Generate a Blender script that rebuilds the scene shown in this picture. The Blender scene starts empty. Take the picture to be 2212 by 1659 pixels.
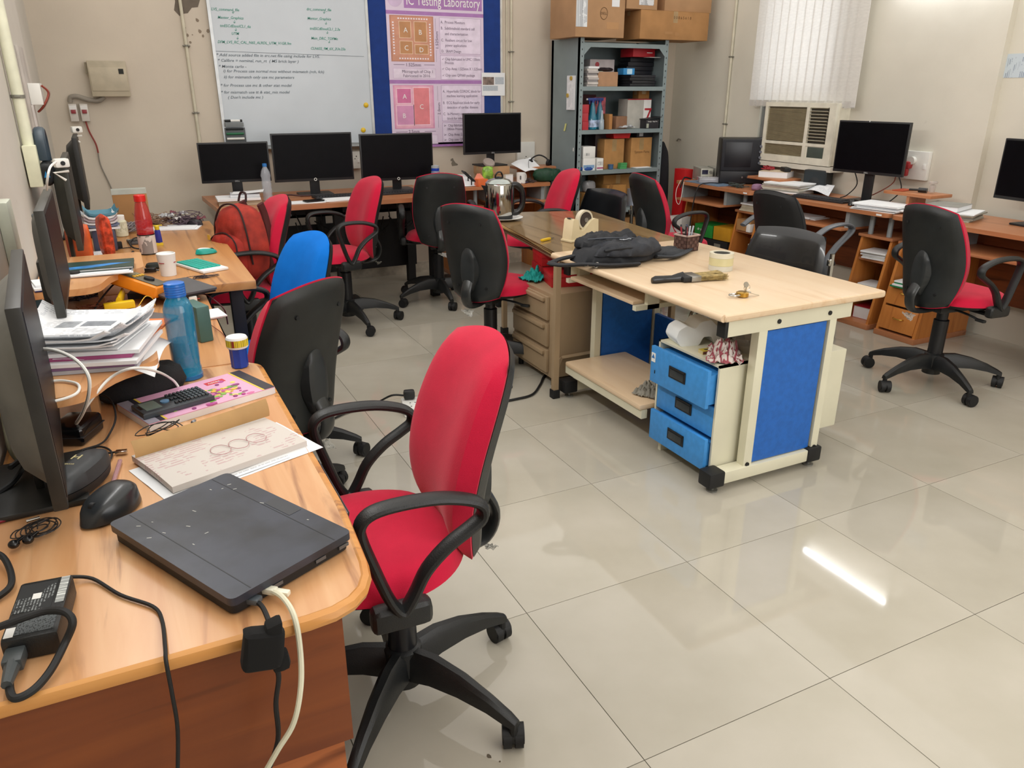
import bpy, bmesh, math, random
from mathutils import Vector, Matrix, noise
random.seed(7)
PI = math.pi
SC = bpy.context.scene
COL = SC.collection
# ---------------------------------------------------------------- camera
CAM = Vector((-1.4773, -2.2704, 1.4648)); FPX = 1647.34; YAW, PITCH, ROLL = -0.46014, -0.36848, 0.00049
CR = (Matrix.Rotation(YAW, 3, 'Z') @ Matrix.Rotation(PI/2 + PITCH, 3, 'X') @ Matrix.Rotation(ROLL, 3, 'Z'))
cd = bpy.data.cameras.new('camera'); cam = bpy.data.objects.new('camera', cd); COL.objects.link(cam)
cd.sensor_fit = 'HORIZONTAL'; cd.sensor_width = 36; cd.lens = FPX/2212*36; cd.clip_start = .05; cd.clip_end = 100
cam.matrix_world = Matrix.Translation(CAM) @ CR.to_4x4()
SC.camera = cam
def P(u, v, x=None, y=None, z=None):          # where the line of sight through a pixel of the photo meets a plane of the room
    d = CR @ Vector(((u-1106)/FPX, -(v-829.5)/FPX, -1))
    t = (x-CAM.x)/d.x if x is not None else (y-CAM.y)/d.y if y is not None else (z-CAM.z)/d.z
    return CAM + d*t
# ---------------------------------------------------------------- light
SC.view_settings.view_transform = 'Standard'; SC.view_settings.look = 'None'
SC.view_settings.gamma = 1; SC.view_settings.use_curve_mapping = False
SC.view_settings.exposure = 0.0
w = bpy.data.worlds.new('world'); SC.world = w; w.use_nodes = True
w.node_tree.nodes['Background'].inputs[0].default_value = (.93, .96, 1, 1); w.node_tree.nodes['Background'].inputs[1].default_value = 3.2
def area(name, loc, rot, sx, sy, power, col=(1, .97, .92)):
    l = bpy.data.lights.new(name, 'AREA'); l.shape = 'RECTANGLE'; l.size = sx; l.size_y = sy; l.energy = power; l.color = col
    o = bpy.data.objects.new(name, l); COL.objects.link(o); o.location = loc; o.rotation_euler = rot; return o
area('rear_fill_light', (.6, -3.35, 1.75), (math.radians(78), 0, 0), 2.6, 1.5, 46, (.97, .98, 1))  # added cool fill from behind the camera; no window in that wall
area('left_fill_light', (-1.70, .3, 2.45), (0, math.radians(-62), 0), .15, 2.4, 30, (1, .99, .97))  # unseen fill added high on the left to lift left-facing sides
area('ceiling_fill_light', (.7, .2, 2.9), (0, 0, 0), 5.2, 7.5, 124, (1, .985, .955))  # added overhead fill as wide as the room, for even bounce-like light
# ---------------------------------------------------------------- materials
def lin(h):
    if isinstance(h, tuple): return h + (1,) if len(h) == 3 else h
    c = [int(h[i:i+2], 16)/255 for i in (0, 2, 4)]
    return tuple((x/12.92 if x <= .04045 else ((x+.055)/1.055)**2.4) for x in c) + (1,)
MC = {}
def base(name):
    m = bpy.data.materials.new(name); m.use_nodes = True
    return m, m.node_tree.nodes, m.node_tree.links, m.node_tree.nodes['Principled BSDF']
def noisy(N, L, a, b, scale, stretch=(1, 1, 1), detail=3, lo=.35, hi=.65, coord='Object'):
    tc = N.new('ShaderNodeTexCoord'); mp = N.new('ShaderNodeMapping'); mp.inputs['Scale'].default_value = stretch
    L.new(tc.outputs[coord], mp.inputs[0])
    n = N.new('ShaderNodeTexNoise'); n.inputs['Scale'].default_value = scale; n.inputs['Detail'].default_value = detail
    L.new(mp.outputs[0], n.inputs['Vector'])
    r = N.new('ShaderNodeValToRGB'); r.color_ramp.elements[0].position = lo; r.color_ramp.elements[1].position = hi
    r.color_ramp.elements[0].color = a; r.color_ramp.elements[1].color = b
    L.new(n.outputs[0], r.inputs[0]); return r, n, mp
def mat(h, rough=.5, metal=0, var=.08, scale=14, bump=0, bscale=200, coat=0, spec=.5, key='plain', sheen=0):
    k = (h, rough, metal, var, scale, bump, bscale, coat, spec, key)
    if k in MC: return MC[k]
    m, N, L, B = base('m_%s' % (h if isinstance(h, str) else 'col'))
    c = lin(h); a = tuple(x*(1-var) for x in c[:3]) + (1,); b = tuple(min(1, x*(1+var)) for x in c[:3]) + (1,)
    r, n, mp = noisy(N, L, a, b, scale)
    L.new(r.outputs[0], B.inputs['Base Color'])
    B.inputs['Roughness'].default_value = rough; B.inputs['Metallic'].default_value = metal
    B.inputs['Specular IOR Level'].default_value = spec
    if coat: B.inputs['Coat Weight'].default_value = coat
    if sheen: B.inputs['Sheen Weight'].default_value = sheen; B.inputs['Sheen Roughness'].default_value = .5
    if bump:
        n2 = N.new('ShaderNodeTexNoise'); n2.inputs['Scale'].default_value = bscale; L.new(mp.outputs[0], n2.inputs['Vector'])
        bp = N.new('ShaderNodeBump'); bp.inputs['Strength'].default_value = bump; bp.inputs['Distance'].default_value = .002
        L.new(n2.outputs[0], bp.inputs['Height']); L.new(bp.outputs[0], B.inputs['Normal'])
    MC[k] = m; return m
def wood(a, b, c, axis=0, rough=.35, scale=1.0):
    k = ('w', a, b, c, axis, rough, scale)
    if k in MC: return MC[k]
    m, N, L, B = base('m_wood'); st = [9, 9, 9]; st[axis] = .7; st = tuple(s*scale for s in st)
    r, n, mp = noisy(N, L, lin(a), lin(b), 1.6, st, 6, .3, .7); n.inputs['Distortion'].default_value = 1.2
    r2, n2, mp2 = noisy(N, L, (0, 0, 0, 1), (1, 1, 1, 1), 1.1, st, 8, .56, .72); n2.inputs['Distortion'].default_value = 2.5
    mx = N.new('ShaderNodeMix'); mx.data_type = 'RGBA'; L.new(r2.outputs[0], mx.inputs[0]); L.new(r.outputs[0], mx.inputs[6]); mx.inputs[7].default_value = lin(c)
    L.new(mx.outputs[2], B.inputs['Base Color']); B.inputs['Roughness'].default_value = rough
    MC[k] = m; return m
def clear(h, rough=.05, alpha=.5, key=''):
    k = ('c', h, rough, alpha)
    if k in MC: return MC[k]
    m, N, L, B = base('m_clear_%s' % h)
    r, n, mp = noisy(N, L, lin(h), tuple(min(1, x*1.15) for x in lin(h)[:3]) + (1,), 8)
    L.new(r.outputs[0], B.inputs['Base Color']); B.inputs['Roughness'].default_value = rough; B.inputs['Alpha'].default_value = alpha
    B.inputs['Coat Weight'].default_value = .5; B.inputs['Coat Roughness'].default_value = .05
    MC[k] = m; return m
def wallmat(h, stains=True):
    m, N, L, B = base('m_wall'); c = lin(h)
    r, n, mp = noisy(N, L, tuple(x*.93 for x in c[:3])+(1,), tuple(x*1.05 for x in c[:3])+(1,), 1.3, detail=5)
    r2, n2, mp2 = noisy(N, L, (0, 0, 0, 1), (.5, .5, .5, 1), 9, detail=8, lo=.72, hi=.78)
    mx = N.new('ShaderNodeMix'); mx.data_type = 'RGBA'; L.new(r2.outputs[0], mx.inputs[0]); L.new(r.outputs[0], mx.inputs[6]); mx.inputs[7].default_value = tuple(x*.7 for x in c[:3])+(1,)
    L.new(mx.outputs[2], B.inputs['Base Color']); B.inputs['Roughness'].default_value = .75; B.inputs['Specular IOR Level'].default_value = .25
    n3 = N.new('ShaderNodeTexNoise'); n3.inputs['Scale'].default_value = 7; n3.inputs['Detail'].default_value = 6; L.new(mp.outputs[0], n3.inputs['Vector'])
    bp = N.new('ShaderNodeBump'); bp.inputs['Strength'].default_value = .25; bp.inputs['Distance'].default_value = .01
    L.new(n3.outputs[0], bp.inputs['Height']); L.new(bp.outputs[0], B.inputs['Normal'])
    return m
def printed(paper, ink, lines=60, words=25, rot=0, dens=.5, key=''):
    k = ('p', paper, ink, lines, words, rot, dens)
    if k in MC: return MC[k]
    m, N, L, B = base('m_print'); tc = N.new('ShaderNodeTexCoord'); mp = N.new('ShaderNodeMapping'); mp.inputs['Rotation'].default_value = (0, 0, rot)
    L.new(tc.outputs['Object'], mp.inputs[0])
    wv = N.new('ShaderNodeTexWave'); wv.bands_direction = 'Y'; wv.inputs['Scale'].default_value = lines; L.new(mp.outputs[0], wv.inputs['Vector'])
    mp2 = N.new('ShaderNodeMapping'); mp2.inputs['Scale'].default_value = (words*8, lines*2, 1); L.new(mp.outputs[0], mp2.inputs[0])
    n = N.new('ShaderNodeTexNoise'); n.inputs['Scale'].default_value = 1; L.new(mp2.outputs[0], n.inputs['Vector'])
    n4 = N.new('ShaderNodeTexNoise'); n4.inputs['Scale'].default_value = 22; L.new(mp.outputs[0], n4.inputs['Vector'])
    def gt(s, v):
        q = N.new('ShaderNodeMath'); q.operation = 'GREATER_THAN'; L.new(s, q.inputs[0]); q.inputs[1].default_value = v; return q.outputs[0]
    def mul(a, b):
        q = N.new('ShaderNodeMath'); q.operation = 'MULTIPLY'; L.new(a, q.inputs[0]); L.new(b, q.inputs[1]); return q.outputs[0]
    f = mul(mul(gt(wv.outputs['Fac'], .5), gt(n.outputs[0], .45)), gt(n4.outputs[0], 1-dens))
    mx = N.new('ShaderNodeMix'); mx.data_type = 'RGBA'; f = mul(f, f); q = N.new('ShaderNodeMath'); q.operation = 'MULTIPLY'; q.inputs[1].default_value = .6; L.new(f, q.inputs[0]); L.new(q.outputs[0], mx.inputs[0]); mx.inputs[6].default_value = lin(paper); mx.inputs[7].default_value = lin(ink)
    L.new(mx.outputs[2], B.inputs['Base Color']); B.inputs['Roughness'].default_value = .7
    MC[k] = m; return m
def glow(h, s):
    m, N, L, B = base('m_glow'); B.inputs['Emission Color'].default_value = lin(h); B.inputs['Emission Strength'].default_value = s; return m
def plaid():
    m, N, L, B = base('m_plaid'); tc = N.new('ShaderNodeTexCoord'); fs = []
    for d in 'XY':
        wv = N.new('ShaderNodeTexWave'); wv.bands_direction = d; wv.inputs['Scale'].default_value = 11; wv.inputs['Distortion'].default_value = 4; L.new(tc.outputs['Object'], wv.inputs['Vector'])
        r = N.new('ShaderNodeValToRGB'); r.color_ramp.elements[0].position = .75; r.color_ramp.elements[1].position = .95; L.new(wv.outputs['Fac'], r.inputs[0]); fs.append(r)
    mx = N.new('ShaderNodeMix'); mx.data_type = 'RGBA'; mx.blend_type = 'LIGHTEN'; mx.inputs[0].default_value = 1; L.new(fs[0].outputs[0], mx.inputs[6]); L.new(fs[1].outputs[0], mx.inputs[7])
    m2 = N.new('ShaderNodeMix'); m2.data_type = 'RGBA'; L.new(mx.outputs[2], m2.inputs[0]); m2.inputs[6].default_value = lin('d9cfc8'); m2.inputs[7].default_value = lin('9a4a55')
    L.new(m2.outputs[2], B.inputs['Base Color']); B.inputs['Roughness'].default_value = .9; return m
RED = mat('c61a3c', .85, bump=.3, bscale=500, spec=.15, var=.05, sheen=.15); BLUEF = mat('0a6ac4', .85, bump=.3, bscale=500, spec=.15, var=.05)
BLK = mat('17191a', .45, bump=.25, bscale=350, var=.2); SHELLB = mat('1e2122', .42, bump=.2, bscale=350, var=.25, scale=6)
BLKG = mat('101012', .22); LEATH = mat('15171a', .27, bump=.08, bscale=60, var=.15, coat=.3); DARK = mat('101113', .6, var=.2); SCREEN = mat('050509', .4, var=.2, spec=.12)
CHROME = mat('c9c9c6', .18, 1, .04); STEEL = mat('b7b5b0', .12, 1, .03); GREYM = mat('9aa3a5', .45, .2, .06)
WHITE = mat('e9e9e6', .6, var=.03); PAPER = mat('e8eaec', .75, var=.02); CREAM = mat('e5e0cb', .45, var=.04); WPL = mat('e4e4de', .4, var=.03)
CARD = mat('ad8762', .85, var=.08, scale=5); CARD2 = mat('a87c4e', .85, var=.1, scale=6); CARDE = mat('96703f', .85)
DW = wood('bf8350', 'd3a06e', '8a5a3a', 0, .32); DWY = wood('bf8350', 'd3a06e', '8a5230', 1, .3)
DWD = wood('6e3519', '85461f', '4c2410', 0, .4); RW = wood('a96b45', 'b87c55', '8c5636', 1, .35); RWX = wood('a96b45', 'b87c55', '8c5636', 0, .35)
RWV = wood('bb7335', 'c8813f', '9d5a28', 2, .4)
BEECH = wood('d9bd9b', 'e0c8a9', 'd2b08a', 1, .28, .8); BROWN = wood('7c6444', '8f7653', '66502f', 1, .14, .8)
BEIGE = mat('a58e70', .5, .1, .05, scale=5); CRM = mat('dedac2', .4, .05, .04, scale=5); BLUEP = mat('1c62b8', .5, 0, .08, 40, .2, 150); BLUEL = mat('3d8fd6', .5, 0, .06, 40, .2, 150)
GREYS = mat('8b999c', .5, .25, .06, scale=4)
# ---------------------------------------------------------------- mesh builder
class B:
    def __init__(s): s.m = bmesh.new()
    def _x(s, vs, M):
        if M is not None: bmesh.ops.transform(s.m, matrix=M, verts=vs)
    def box(s, c, d, M=None, bev=0, seg=2):
        r = bmesh.ops.create_cube(s.m, size=1); vs = r['verts']
        for v in vs: v.co = Vector((v.co.x*d[0]+c[0], v.co.y*d[1]+c[1], v.co.z*d[2]+c[2]))
        if bev:
            es = list({e for v in vs for e in v.link_edges})
            q = bmesh.ops.bevel(s.m, geom=es, offset=min(bev, min(d)*.49), segments=seg, affect='EDGES', profile=.6)
            vs = list({v for f in q['faces'] for v in f.verts} | {v for v in vs if v.is_valid})
        s._x(vs, M); return s
    def bx(s, x0, x1, y0, y1, z0, z1, bev=0, seg=2): return s.box(((x0+x1)/2, (y0+y1)/2, (z0+z1)/2), (abs(x1-x0), abs(y1-y0), abs(z1-z0)), None, bev, seg)
    def rings(s, rs, cap=True, close=True, loop=False):
        n = len(rs[0]); V = [[s.m.verts.new(p) for p in r] for r in rs]
        R = range(len(V)) if loop else range(len(V)-1)
        for i in R:
            a, b = V[i], V[(i+1) % len(V)]
            for j in range(n if close else n-1):
                k = (j+1) % n
                try: s.m.faces.new((a[j], a[k], b[k], b[j]))
                except ValueError: pass
        if cap and not loop:
            for q in (V[0][::-1], V[-1]):
                try: s.m.faces.new(q)
                except ValueError: pass
        return s
    def lathe(s, prof, n=24, c=(0, 0, 0), M=None, cap=True):
        k0 = len(s.m.verts); rs = [[Vector((c[0]+r*math.cos(2*PI*j/n), c[1]+r*math.sin(2*PI*j/n), c[2]+z)) for j in range(n)] for r, z in prof]
        s.rings(rs, cap)
        if M is not None:
            s.m.verts.ensure_lookup_table(); s._x(s.m.verts[k0:], M)
        return s
    def cyl(s, a, b, r, r2=None, n=16): return s.tube([a, b], [r, r if r2 is None else r2], n)
    def tube(s, pts, r, n=8, fl=1.0, up=None, loop=False):
        pts = [Vector(p) for p in pts]; N = len(pts); rs = []
        if not hasattr(r, '__len__'): r = [r]*N
        pv = None
        for i, p in enumerate(pts):
            if loop: t = pts[(i+1) % N]-pts[i-1]
            else: t = pts[min(i+1, N-1)]-pts[max(i-1, 0)]
            t = t.normalized() if t.length > 1e-9 else Vector((0, 0, 1))
            if up is not None: a = Vector(up).cross(t)
            elif pv is not None: a = pv-t*pv.dot(t)
            else: a = t.cross(Vector((0, 0, 1)) if abs(t.z) < .9 else Vector((1, 0, 0)))
            if a.length < 1e-6: a = Vector((1, 0, 0)).cross(t)
            a.normalize(); pv = a; b = t.cross(a)
            rs.append([p+(a*math.cos(2*PI*j/n)*fl+b*math.sin(2*PI*j/n))*r[i] for j in range(n)])
        return s.rings(rs, True, True, loop)
    def prism(s, poly, z0, z1, ax='z', bev=0):
        def f(p, z): return Vector((p[0], p[1], z)) if ax == 'z' else Vector((z, p[0], p[1])) if ax == 'x' else Vector((p[0], z, p[1]))
        a = [f(p, z0) for p in poly]; b = [f(p, z1) for p in poly]
        return s.rings([a, b])
    def sph(s, c, r, sx=1, sy=1, sz=1, n=16, m=10, M=None):
        q = bmesh.ops.create_uvsphere(s.m, u_segments=n, v_segments=m, radius=r)['verts']
        for v in q: v.co = Vector((v.co.x*sx+c[0], v.co.y*sy+c[1], v.co.z*sz+c[2]))
        s._x(q, M); return s
    def sheet(s, f, nu, nv, th=.001):
        top = [[s.m.verts.new(f(i/nu, j/nv)) for i in range(nu+1)] for j in range(nv+1)]
        bot = [[s.m.verts.new(Vector(f(i/nu, j/nv))-Vector((0, 0, th))) for i in range(nu+1)] for j in range(nv+1)]
        for j in range(nv):
            for i in range(nu):
                s.m.faces.new((top[j][i], top[j][i+1], top[j+1][i+1], top[j+1][i]))
                s.m.faces.new((bot[j][i], bot[j+1][i], bot[j+1][i+1], bot[j][i+1]))
        bd = [(0, i) for i in range(nu)] + [(j, nu) for j in range(nv)] + [(nv, i) for i in range(nu, 0, -1)] + [(j, 0) for j in range(nv, 0, -1)]
        for k in range(len(bd)):
            a, b = bd[k], bd[(k+1) % len(bd)]
            s.m.faces.new((top[a[0]][a[1]], bot[a[0]][a[1]], bot[b[0]][b[1]], top[b[0]][b[1]]))
        return s
    def pad(s, f, g, nu=20, nv=20, k=.45):           # a cushion: two domed faces f and g that meet along a rounded outline
        F, G = {}, {}
        for j in range(nv+1):
            for i in range(nu+1):
                a, b = 2*i/nu-1, 2*j/nv-1; x, y = a*math.sqrt(1-k*b*b), b*math.sqrt(1-k*a*a)
                e = (1-abs(a)**5)*(1-abs(b)**5); edge = i in (0, nu) or j in (0, nv)
                F[i, j] = s.m.verts.new(f(x, y, 0 if edge else e**.5)); G[i, j] = F[i, j] if edge else s.m.verts.new(g(x, y, e**.5))
        for j in range(nv):
            for i in range(nu):
                s.m.faces.new((F[i, j], F[i+1, j], F[i+1, j+1], F[i, j+1]))
                try: s.m.faces.new((G[i, j], G[i, j+1], G[i+1, j+1], G[i+1, j]))
                except ValueError: pass
        return s
def rot(ax, deg, o=(0, 0, 0)): return Matrix.Translation(o) @ Matrix.Rotation(math.radians(deg), 4, ax) @ Matrix.Translation(-Vector(o))
def part(name, b, m, parent=None, ang=35, label=None):
    me = bpy.data.meshes.new(name); bmesh.ops.recalc_face_normals(b.m, faces=b.m.faces); b.m.to_mesh(me); b.m.free()
    me.materials.append(m); me.shade_smooth(); me.set_sharp_from_angle(angle=math.radians(ang))
    o = bpy.data.objects.new(name, me); COL.objects.link(o)
    if parent is not None: o.parent = parent
    if label: o['label'] = label
    return o
def tag(o, label, cat, group=None, kind=None):
    o['label'] = label; o['category'] = cat
    if group: o['group'] = group
    if kind: o['kind'] = kind
    return o
def thing(name, label, cat, loc=(0, 0, 0), rz=0, group=None):
    o = bpy.data.objects.new(name, None); COL.objects.link(o); o.location = loc; o.rotation_euler = (0, 0, math.radians(rz)); o.empty_display_size = .05
    return tag(o, label, cat, group)
def solo(name, b, m, label, cat, loc=(0, 0, 0), rz=0, group=None, ang=35, tilt=None):
    o = part(name, b, m, None, ang); o.location = loc; o.rotation_euler = (math.radians(tilt[0]) if tilt else 0, math.radians(tilt[1]) if tilt else 0, math.radians(rz)); return tag(o, label, cat, group)
def struct(name, b, m, parent=None, ang=35):
    o = part(name, b, m, parent, ang)
    if parent is None: o['kind'] = 'structure'
    return o
def copy_tree(o, parent=None):
    c = o.copy(); COL.objects.link(c); c.parent = parent
    for ch in [x for x in o.children]: copy_tree(ch, c)
    return c
def text(s, size, m, parent, loc, rot3=(0, 0, 0), name='lettering', ax='LEFT', ext=.0004, shear=0, sx=1, off=0):
    cu = bpy.data.curves.new('t', 'FONT'); cu.body = s; cu.size = size; cu.extrude = ext; cu.align_x = ax; cu.shear = shear; cu.offset = off; cu.resolution_u = 2
    t = bpy.data.objects.new('t', cu); COL.objects.link(t); dg = bpy.context.evaluated_depsgraph_get(); me = bpy.data.meshes.new_from_object(t.evaluated_get(dg))
    bpy.data.objects.remove(t); bpy.data.curves.remove(cu)
    me.materials.clear(); me.materials.append(m)
    o = bpy.data.objects.new(name, me); COL.objects.link(o); o.parent = parent; o.location = loc; o.rotation_euler = rot3; o.scale = (sx, 1, 1); return o
def smooth(pts, k=6, loop=False):
    pts = [Vector(p) for p in pts]; out = []; n = len(pts)
    for i in range(n if loop else n-1):
        p1, p2 = pts[i], pts[(i+1) % n]; p0 = pts[i-1] if (loop or i > 0) else p1; p3 = pts[(i+2) % n] if (loop or i+2 < n) else p2
        for j in range(k):
            t = j/k; out.append(.5*((2*p1)+(p2-p0)*t+(2*p0-5*p1+4*p2-p3)*t*t+(3*p1-p0-3*p2+p3)*t**3))
    if not loop: out.append(pts[-1])
    return out
def cable(label, pts, r, m, group=None, name='cable', cat='cable', k=6, n=6):
    pts = [Vector(p) for p in pts]; o = pts[0].copy()
    return solo(name, B().tube(smooth([p-o for p in pts], k), r, n), m, label, cat, o, group=group)
def nz(x, y, z=0, s=1): return noise.noise(Vector((x*s, y*s, z*s)))
FACE_Y = (PI/2, 0, 0)          # text that reads from -Y, upright
FACE_X = (PI/2, 0, -PI/2)      # text on a face that looks to -X
# ================================================================ the room
WB_Y, WR_X, WL_X = 3.88, 3.24, -1.86
fl = struct('floor', B().bx(-2.2, 3.6, -3.7, 4.1, -.08, -.002), mat('5e5a50', .8))
def floormat():
    m, N, L, Bs = base('m_floor')
    r, n, mp = noisy(N, L, lin('aca697'), lin('b9b3a6'), 2.2, detail=6, coord='Object')
    oi = N.new('ShaderNodeObjectInfo'); hs = N.new('ShaderNodeHueSaturation'); mr = N.new('ShaderNodeMapRange'); mr.inputs[3].default_value = .96; mr.inputs[4].default_value = 1.03
    L.new(oi.outputs['Random'], mr.inputs[0]); L.new(mr.outputs[0], hs.inputs['Value']); L.new(r.outputs[0], hs.inputs['Color'])
    L.new(hs.outputs[0], Bs.inputs['Base Color']); Bs.inputs['Roughness'].default_value = .045; Bs.inputs['Specular IOR Level'].default_value = .42
    return m
FM = floormat(); tm = None
for i in range(-4, 6):
    for j in range(-7, 7):
        if tm is None:
            t0 = part('tile', B().box((.3, .3, -.005), (.5978, .5978, .010)), FM, fl); tm = t0.data
        else:
            t0 = bpy.data.objects.new('tile', tm); COL.objects.link(t0); t0.parent = fl
        t0.location = (i*.6, j*.6, 0)
WM = wallmat('d1c6b6'); WMR = wallmat('d8d3c5'); WML = wallmat('cdc8be')
wb = struct('wall_back', B().bx(-2.1, 3.5, WB_Y, WB_Y+.15, -.08, 2.95), WM)
part('paint_chip', B().prism([(-.985, 2.1), (-.97, 2.02), (-.985, 1.965), (-.955, 1.93), (-.93, 1.945), (-.90, 1.95), (-.87, 1.985), (-.83, 1.99), (-.80, 2.06), (-.74, 2.03), (-.72, 2.1)], WB_Y-.001, WB_Y+.002, 'y'), mat('6e6459', .9), wb)
for i in range(12):
    a = random.uniform(-1.0, -.72); c = random.uniform(1.74, 1.93); s = random.uniform(.005, .016)
    part('paint_chip', B().prism([(a+s*math.cos(q)*random.uniform(.6, 1), c+s*math.sin(q)*random.uniform(.6, 1.2)) for q in [0, 1.2, 2.2, 3.3, 4.4, 5.3]], WB_Y-.001, WB_Y+.002, 'y'), mat('8a7c6c', .9), wb)
q = P(980, 350, y=WB_Y)
part('paint_chip', B().prism([(q.x+a*.0032, q.z+c*.0032) for a, c in ((-8, 8), (-2, 10), (0, 5), (5, -2), (12, -6), (10, -9), (-5, -10), (-7, -3), (-4, 2), (-9, 3))], WB_Y-.001, WB_Y+.002, 'y'), mat('7d7669', .9), wb)
# right wall with the window opening
wy0, wy1, wz0 = 1.95, 2.72, .93
b = B().bx(WR_X, WR_X+.2, wy1, 4.1, -.08, 2.95).bx(WR_X, WR_X+.2, .80, wy0, -.08, 2.95).bx(WR_X, WR_X+.2, wy0, wy1, -.08, wz0).bx(WR_X, WR_X+.2, wy0, wy1, 2.35, 2.95)
b.bx(WR_X+.05, WR_X+.2, -3.7, .80, -.08, 2.95)
struct('wall_right', b, WMR)
struct('wall_left', B().bx(-2.1, WL_X, 2.35, 4.1, -.08, 2.95).bx(-2.1, -1.80, -3.7, 2.35, -.08, 2.95), WML)
struct('wall_front', B().bx(-2.1, 3.5, -3.75, -3.6, -.08, 2.95), WM)
struct('ceiling', B().bx(-2.1, 3.5, -3.75, 4.1, 2.95, 3.05), mat('dedbd2', .8))
sk = struct('baseboard_back', B().bx(-1.86, 3.24, WB_Y-.012, WB_Y, 0, .09), mat('cfc8b8', .5, var=.25, scale=12))
wf = struct('window_1', B().bx(WR_X+.02, WR_X+.07, wy0, wy0+.05, wz0, 2.35).bx(WR_X+.02, WR_X+.07, wy1-.05, wy1, wz0, 2.35).bx(WR_X+.02, WR_X+.07, wy0, wy1, 2.30, 2.35).bx(WR_X+.02, WR_X+.07, wy0, wy1, wz0, wz0+.04).bx(WR_X+.02, WR_X+.07, wy0, wy1, 1.40, 1.44), mat('a5a9ab', .35, .8))
part('window_pane', B().bx(WR_X+.04, WR_X+.045, wy0+.04, wy1-.04, 1.43, 2.31), clear('dfe8ea', .02, .12), wf)
m_, N_, L_, B_ = base('m_frosted'); tr_ = N_.new('ShaderNodeBsdfTranslucent'); tr_.inputs[0].default_value = (.95, .97, 1, 1); r_, n_, p_ = noisy(N_, L_, lin('dfe6ea'), lin('f2f6f8'), 6); L_.new(r_.outputs[0], tr_.inputs[0]); L_.new(tr_.outputs[0], N_['Material Output'].inputs[0])
part('frosted_pane', B().bx(WR_X+.03, WR_X+.034, 2.51, wy1-.05, wz0+.04, 1.40), m_, wf)
# tube light on the right wall (seen mirrored in the floor)
t = thing('tube_light', 'white tube light mounted high on the right wall, mirrored in the floor tiles', 'lamp', (WR_X, 1.17, 2.17))
part('housing', B().bx(-.05, 0, -.43, .43, .0, .04, .005), WPL, t); part('end_cap', B().bx(-.06, -.0, -.43, -.40, -.02, .045), WPL, t); part('end_cap', B().bx(-.06, 0, .40, .43, -.02, .045), WPL, t)
part('tube', B().cyl((-.05, -.40, -.005), (-.05, .40, -.005), .013), glow('f4f8ff', 45), t)
# vertical blind
bl = thing('vertical_blind', 'white vertical fabric blind hanging over the bright window', 'blind', (WR_X-.09, 0, 0))
part('head_rail', B().bx(-.02, .02, 1.72, 2.80, 2.36, 2.40), WPL, bl)
def blindmat():
    m, N, L, Bs = base('m_blind'); r, n, mp = noisy(N, L, lin('e6e4e0'), lin('f2f0ec'), 30, (1, 1, 3)); L.new(r.outputs[0], Bs.inputs['Base Color']); Bs.inputs['Roughness'].default_value = .8
    tr = N.new('ShaderNodeBsdfTranslucent'); tr.inputs[0].default_value = (.95, .94, .92, 1); mx = N.new('ShaderNodeMixShader'); mx.inputs[0].default_value = .45
    L.new(Bs.outputs[0], mx.inputs[1]); L.new(tr.outputs[0], mx.inputs[2]); L.new(mx.outputs[0], N['Material Output'].inputs[0]); return m
BM = blindmat()
for i in range(13):
    yy = 1.76+i*.079
    sl = part('blind_slat', B().box((0, 0, 1.85), (.0015, .088, 1.0), rot('Z', random.uniform(4, 8))), BM, bl); sl.location = (0, yy, 0)
    part('bottom_weight', B().box((0, 0, 1.367), (.004, .076, .045), rot('Z', 16)), mat('bdb9b2', .8), sl)
part('chain', B().tube(smooth([(0, 1.76, 1.36)] + [(0.004*((i % 2)), 1.76+i*.0395, 1.352-.012*(i % 2)) for i in range(25)], 3), .0012, 4), WPL, bl)
# window air conditioner
ac = thing('window_air_conditioner', 'cream window air conditioner with louvred grille below the blind', 'air conditioner', (3.12, 2.17, .945))
W2, AH = .345, .43
part('casing', B().bx(0, .30, -W2, W2, 0, AH, .012), mat('d6d0bd', .5), ac)
fr = part('front_panel', B().bx(-.02, 0, -W2, W2, 0, .05).bx(-.02, 0, -W2, W2, AH-.03, AH).bx(-.02, 0, W2-.03, W2, .05, AH-.03).bx(-.02, 0, -W2, -W2+.06, .05, AH-.03).bx(-.02, 0, -W2+.24, -W2+.27, .05, AH-.03).bx(-.02, 0, -W2+.27, W2-.03, .13, .15).bx(-.02, 0, -W2+.06, -W2+.24, .13, .15).bx(-.014, 0, -W2+.06, -W2+.24, .05, .13), mat('e0dccb', .45), ac)
gm = mat('a09373', .7)
part('grille_backing', B().bx(-.003, -.001, -.08, W2-.03, .05, AH-.03), mat('6c6350', .8), ac)
for k in range(38):
    z = .055+k*.0088
    if not .128 < z < .152: part('grille_slat', B().box((-.010, .1175, z), (.006, .395, .0042)), gm, ac)
part('outlet_backing', B().bx(-.003, -.001, -.29, -.10, .15, AH-.03), mat('3a352c', .8), ac)
for k in range(11): part('louver', B().box((-.012, -.19, .17+k*.0225), (.022, .165, .0025), rot('Y', 20, (-.012, -.19, .17+k*.0225))), mat('c9c3ae', .5), ac)
part('control_panel', B().bx(-.018, -.014, -.275, -.125, .045, .125, .003), mat('4a534c', .3), ac)
sill = struct('trim_1', B().bx(WR_X-.14, WR_X+.02, 1.80, 2.56, .905, .94), WMR)
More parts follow.
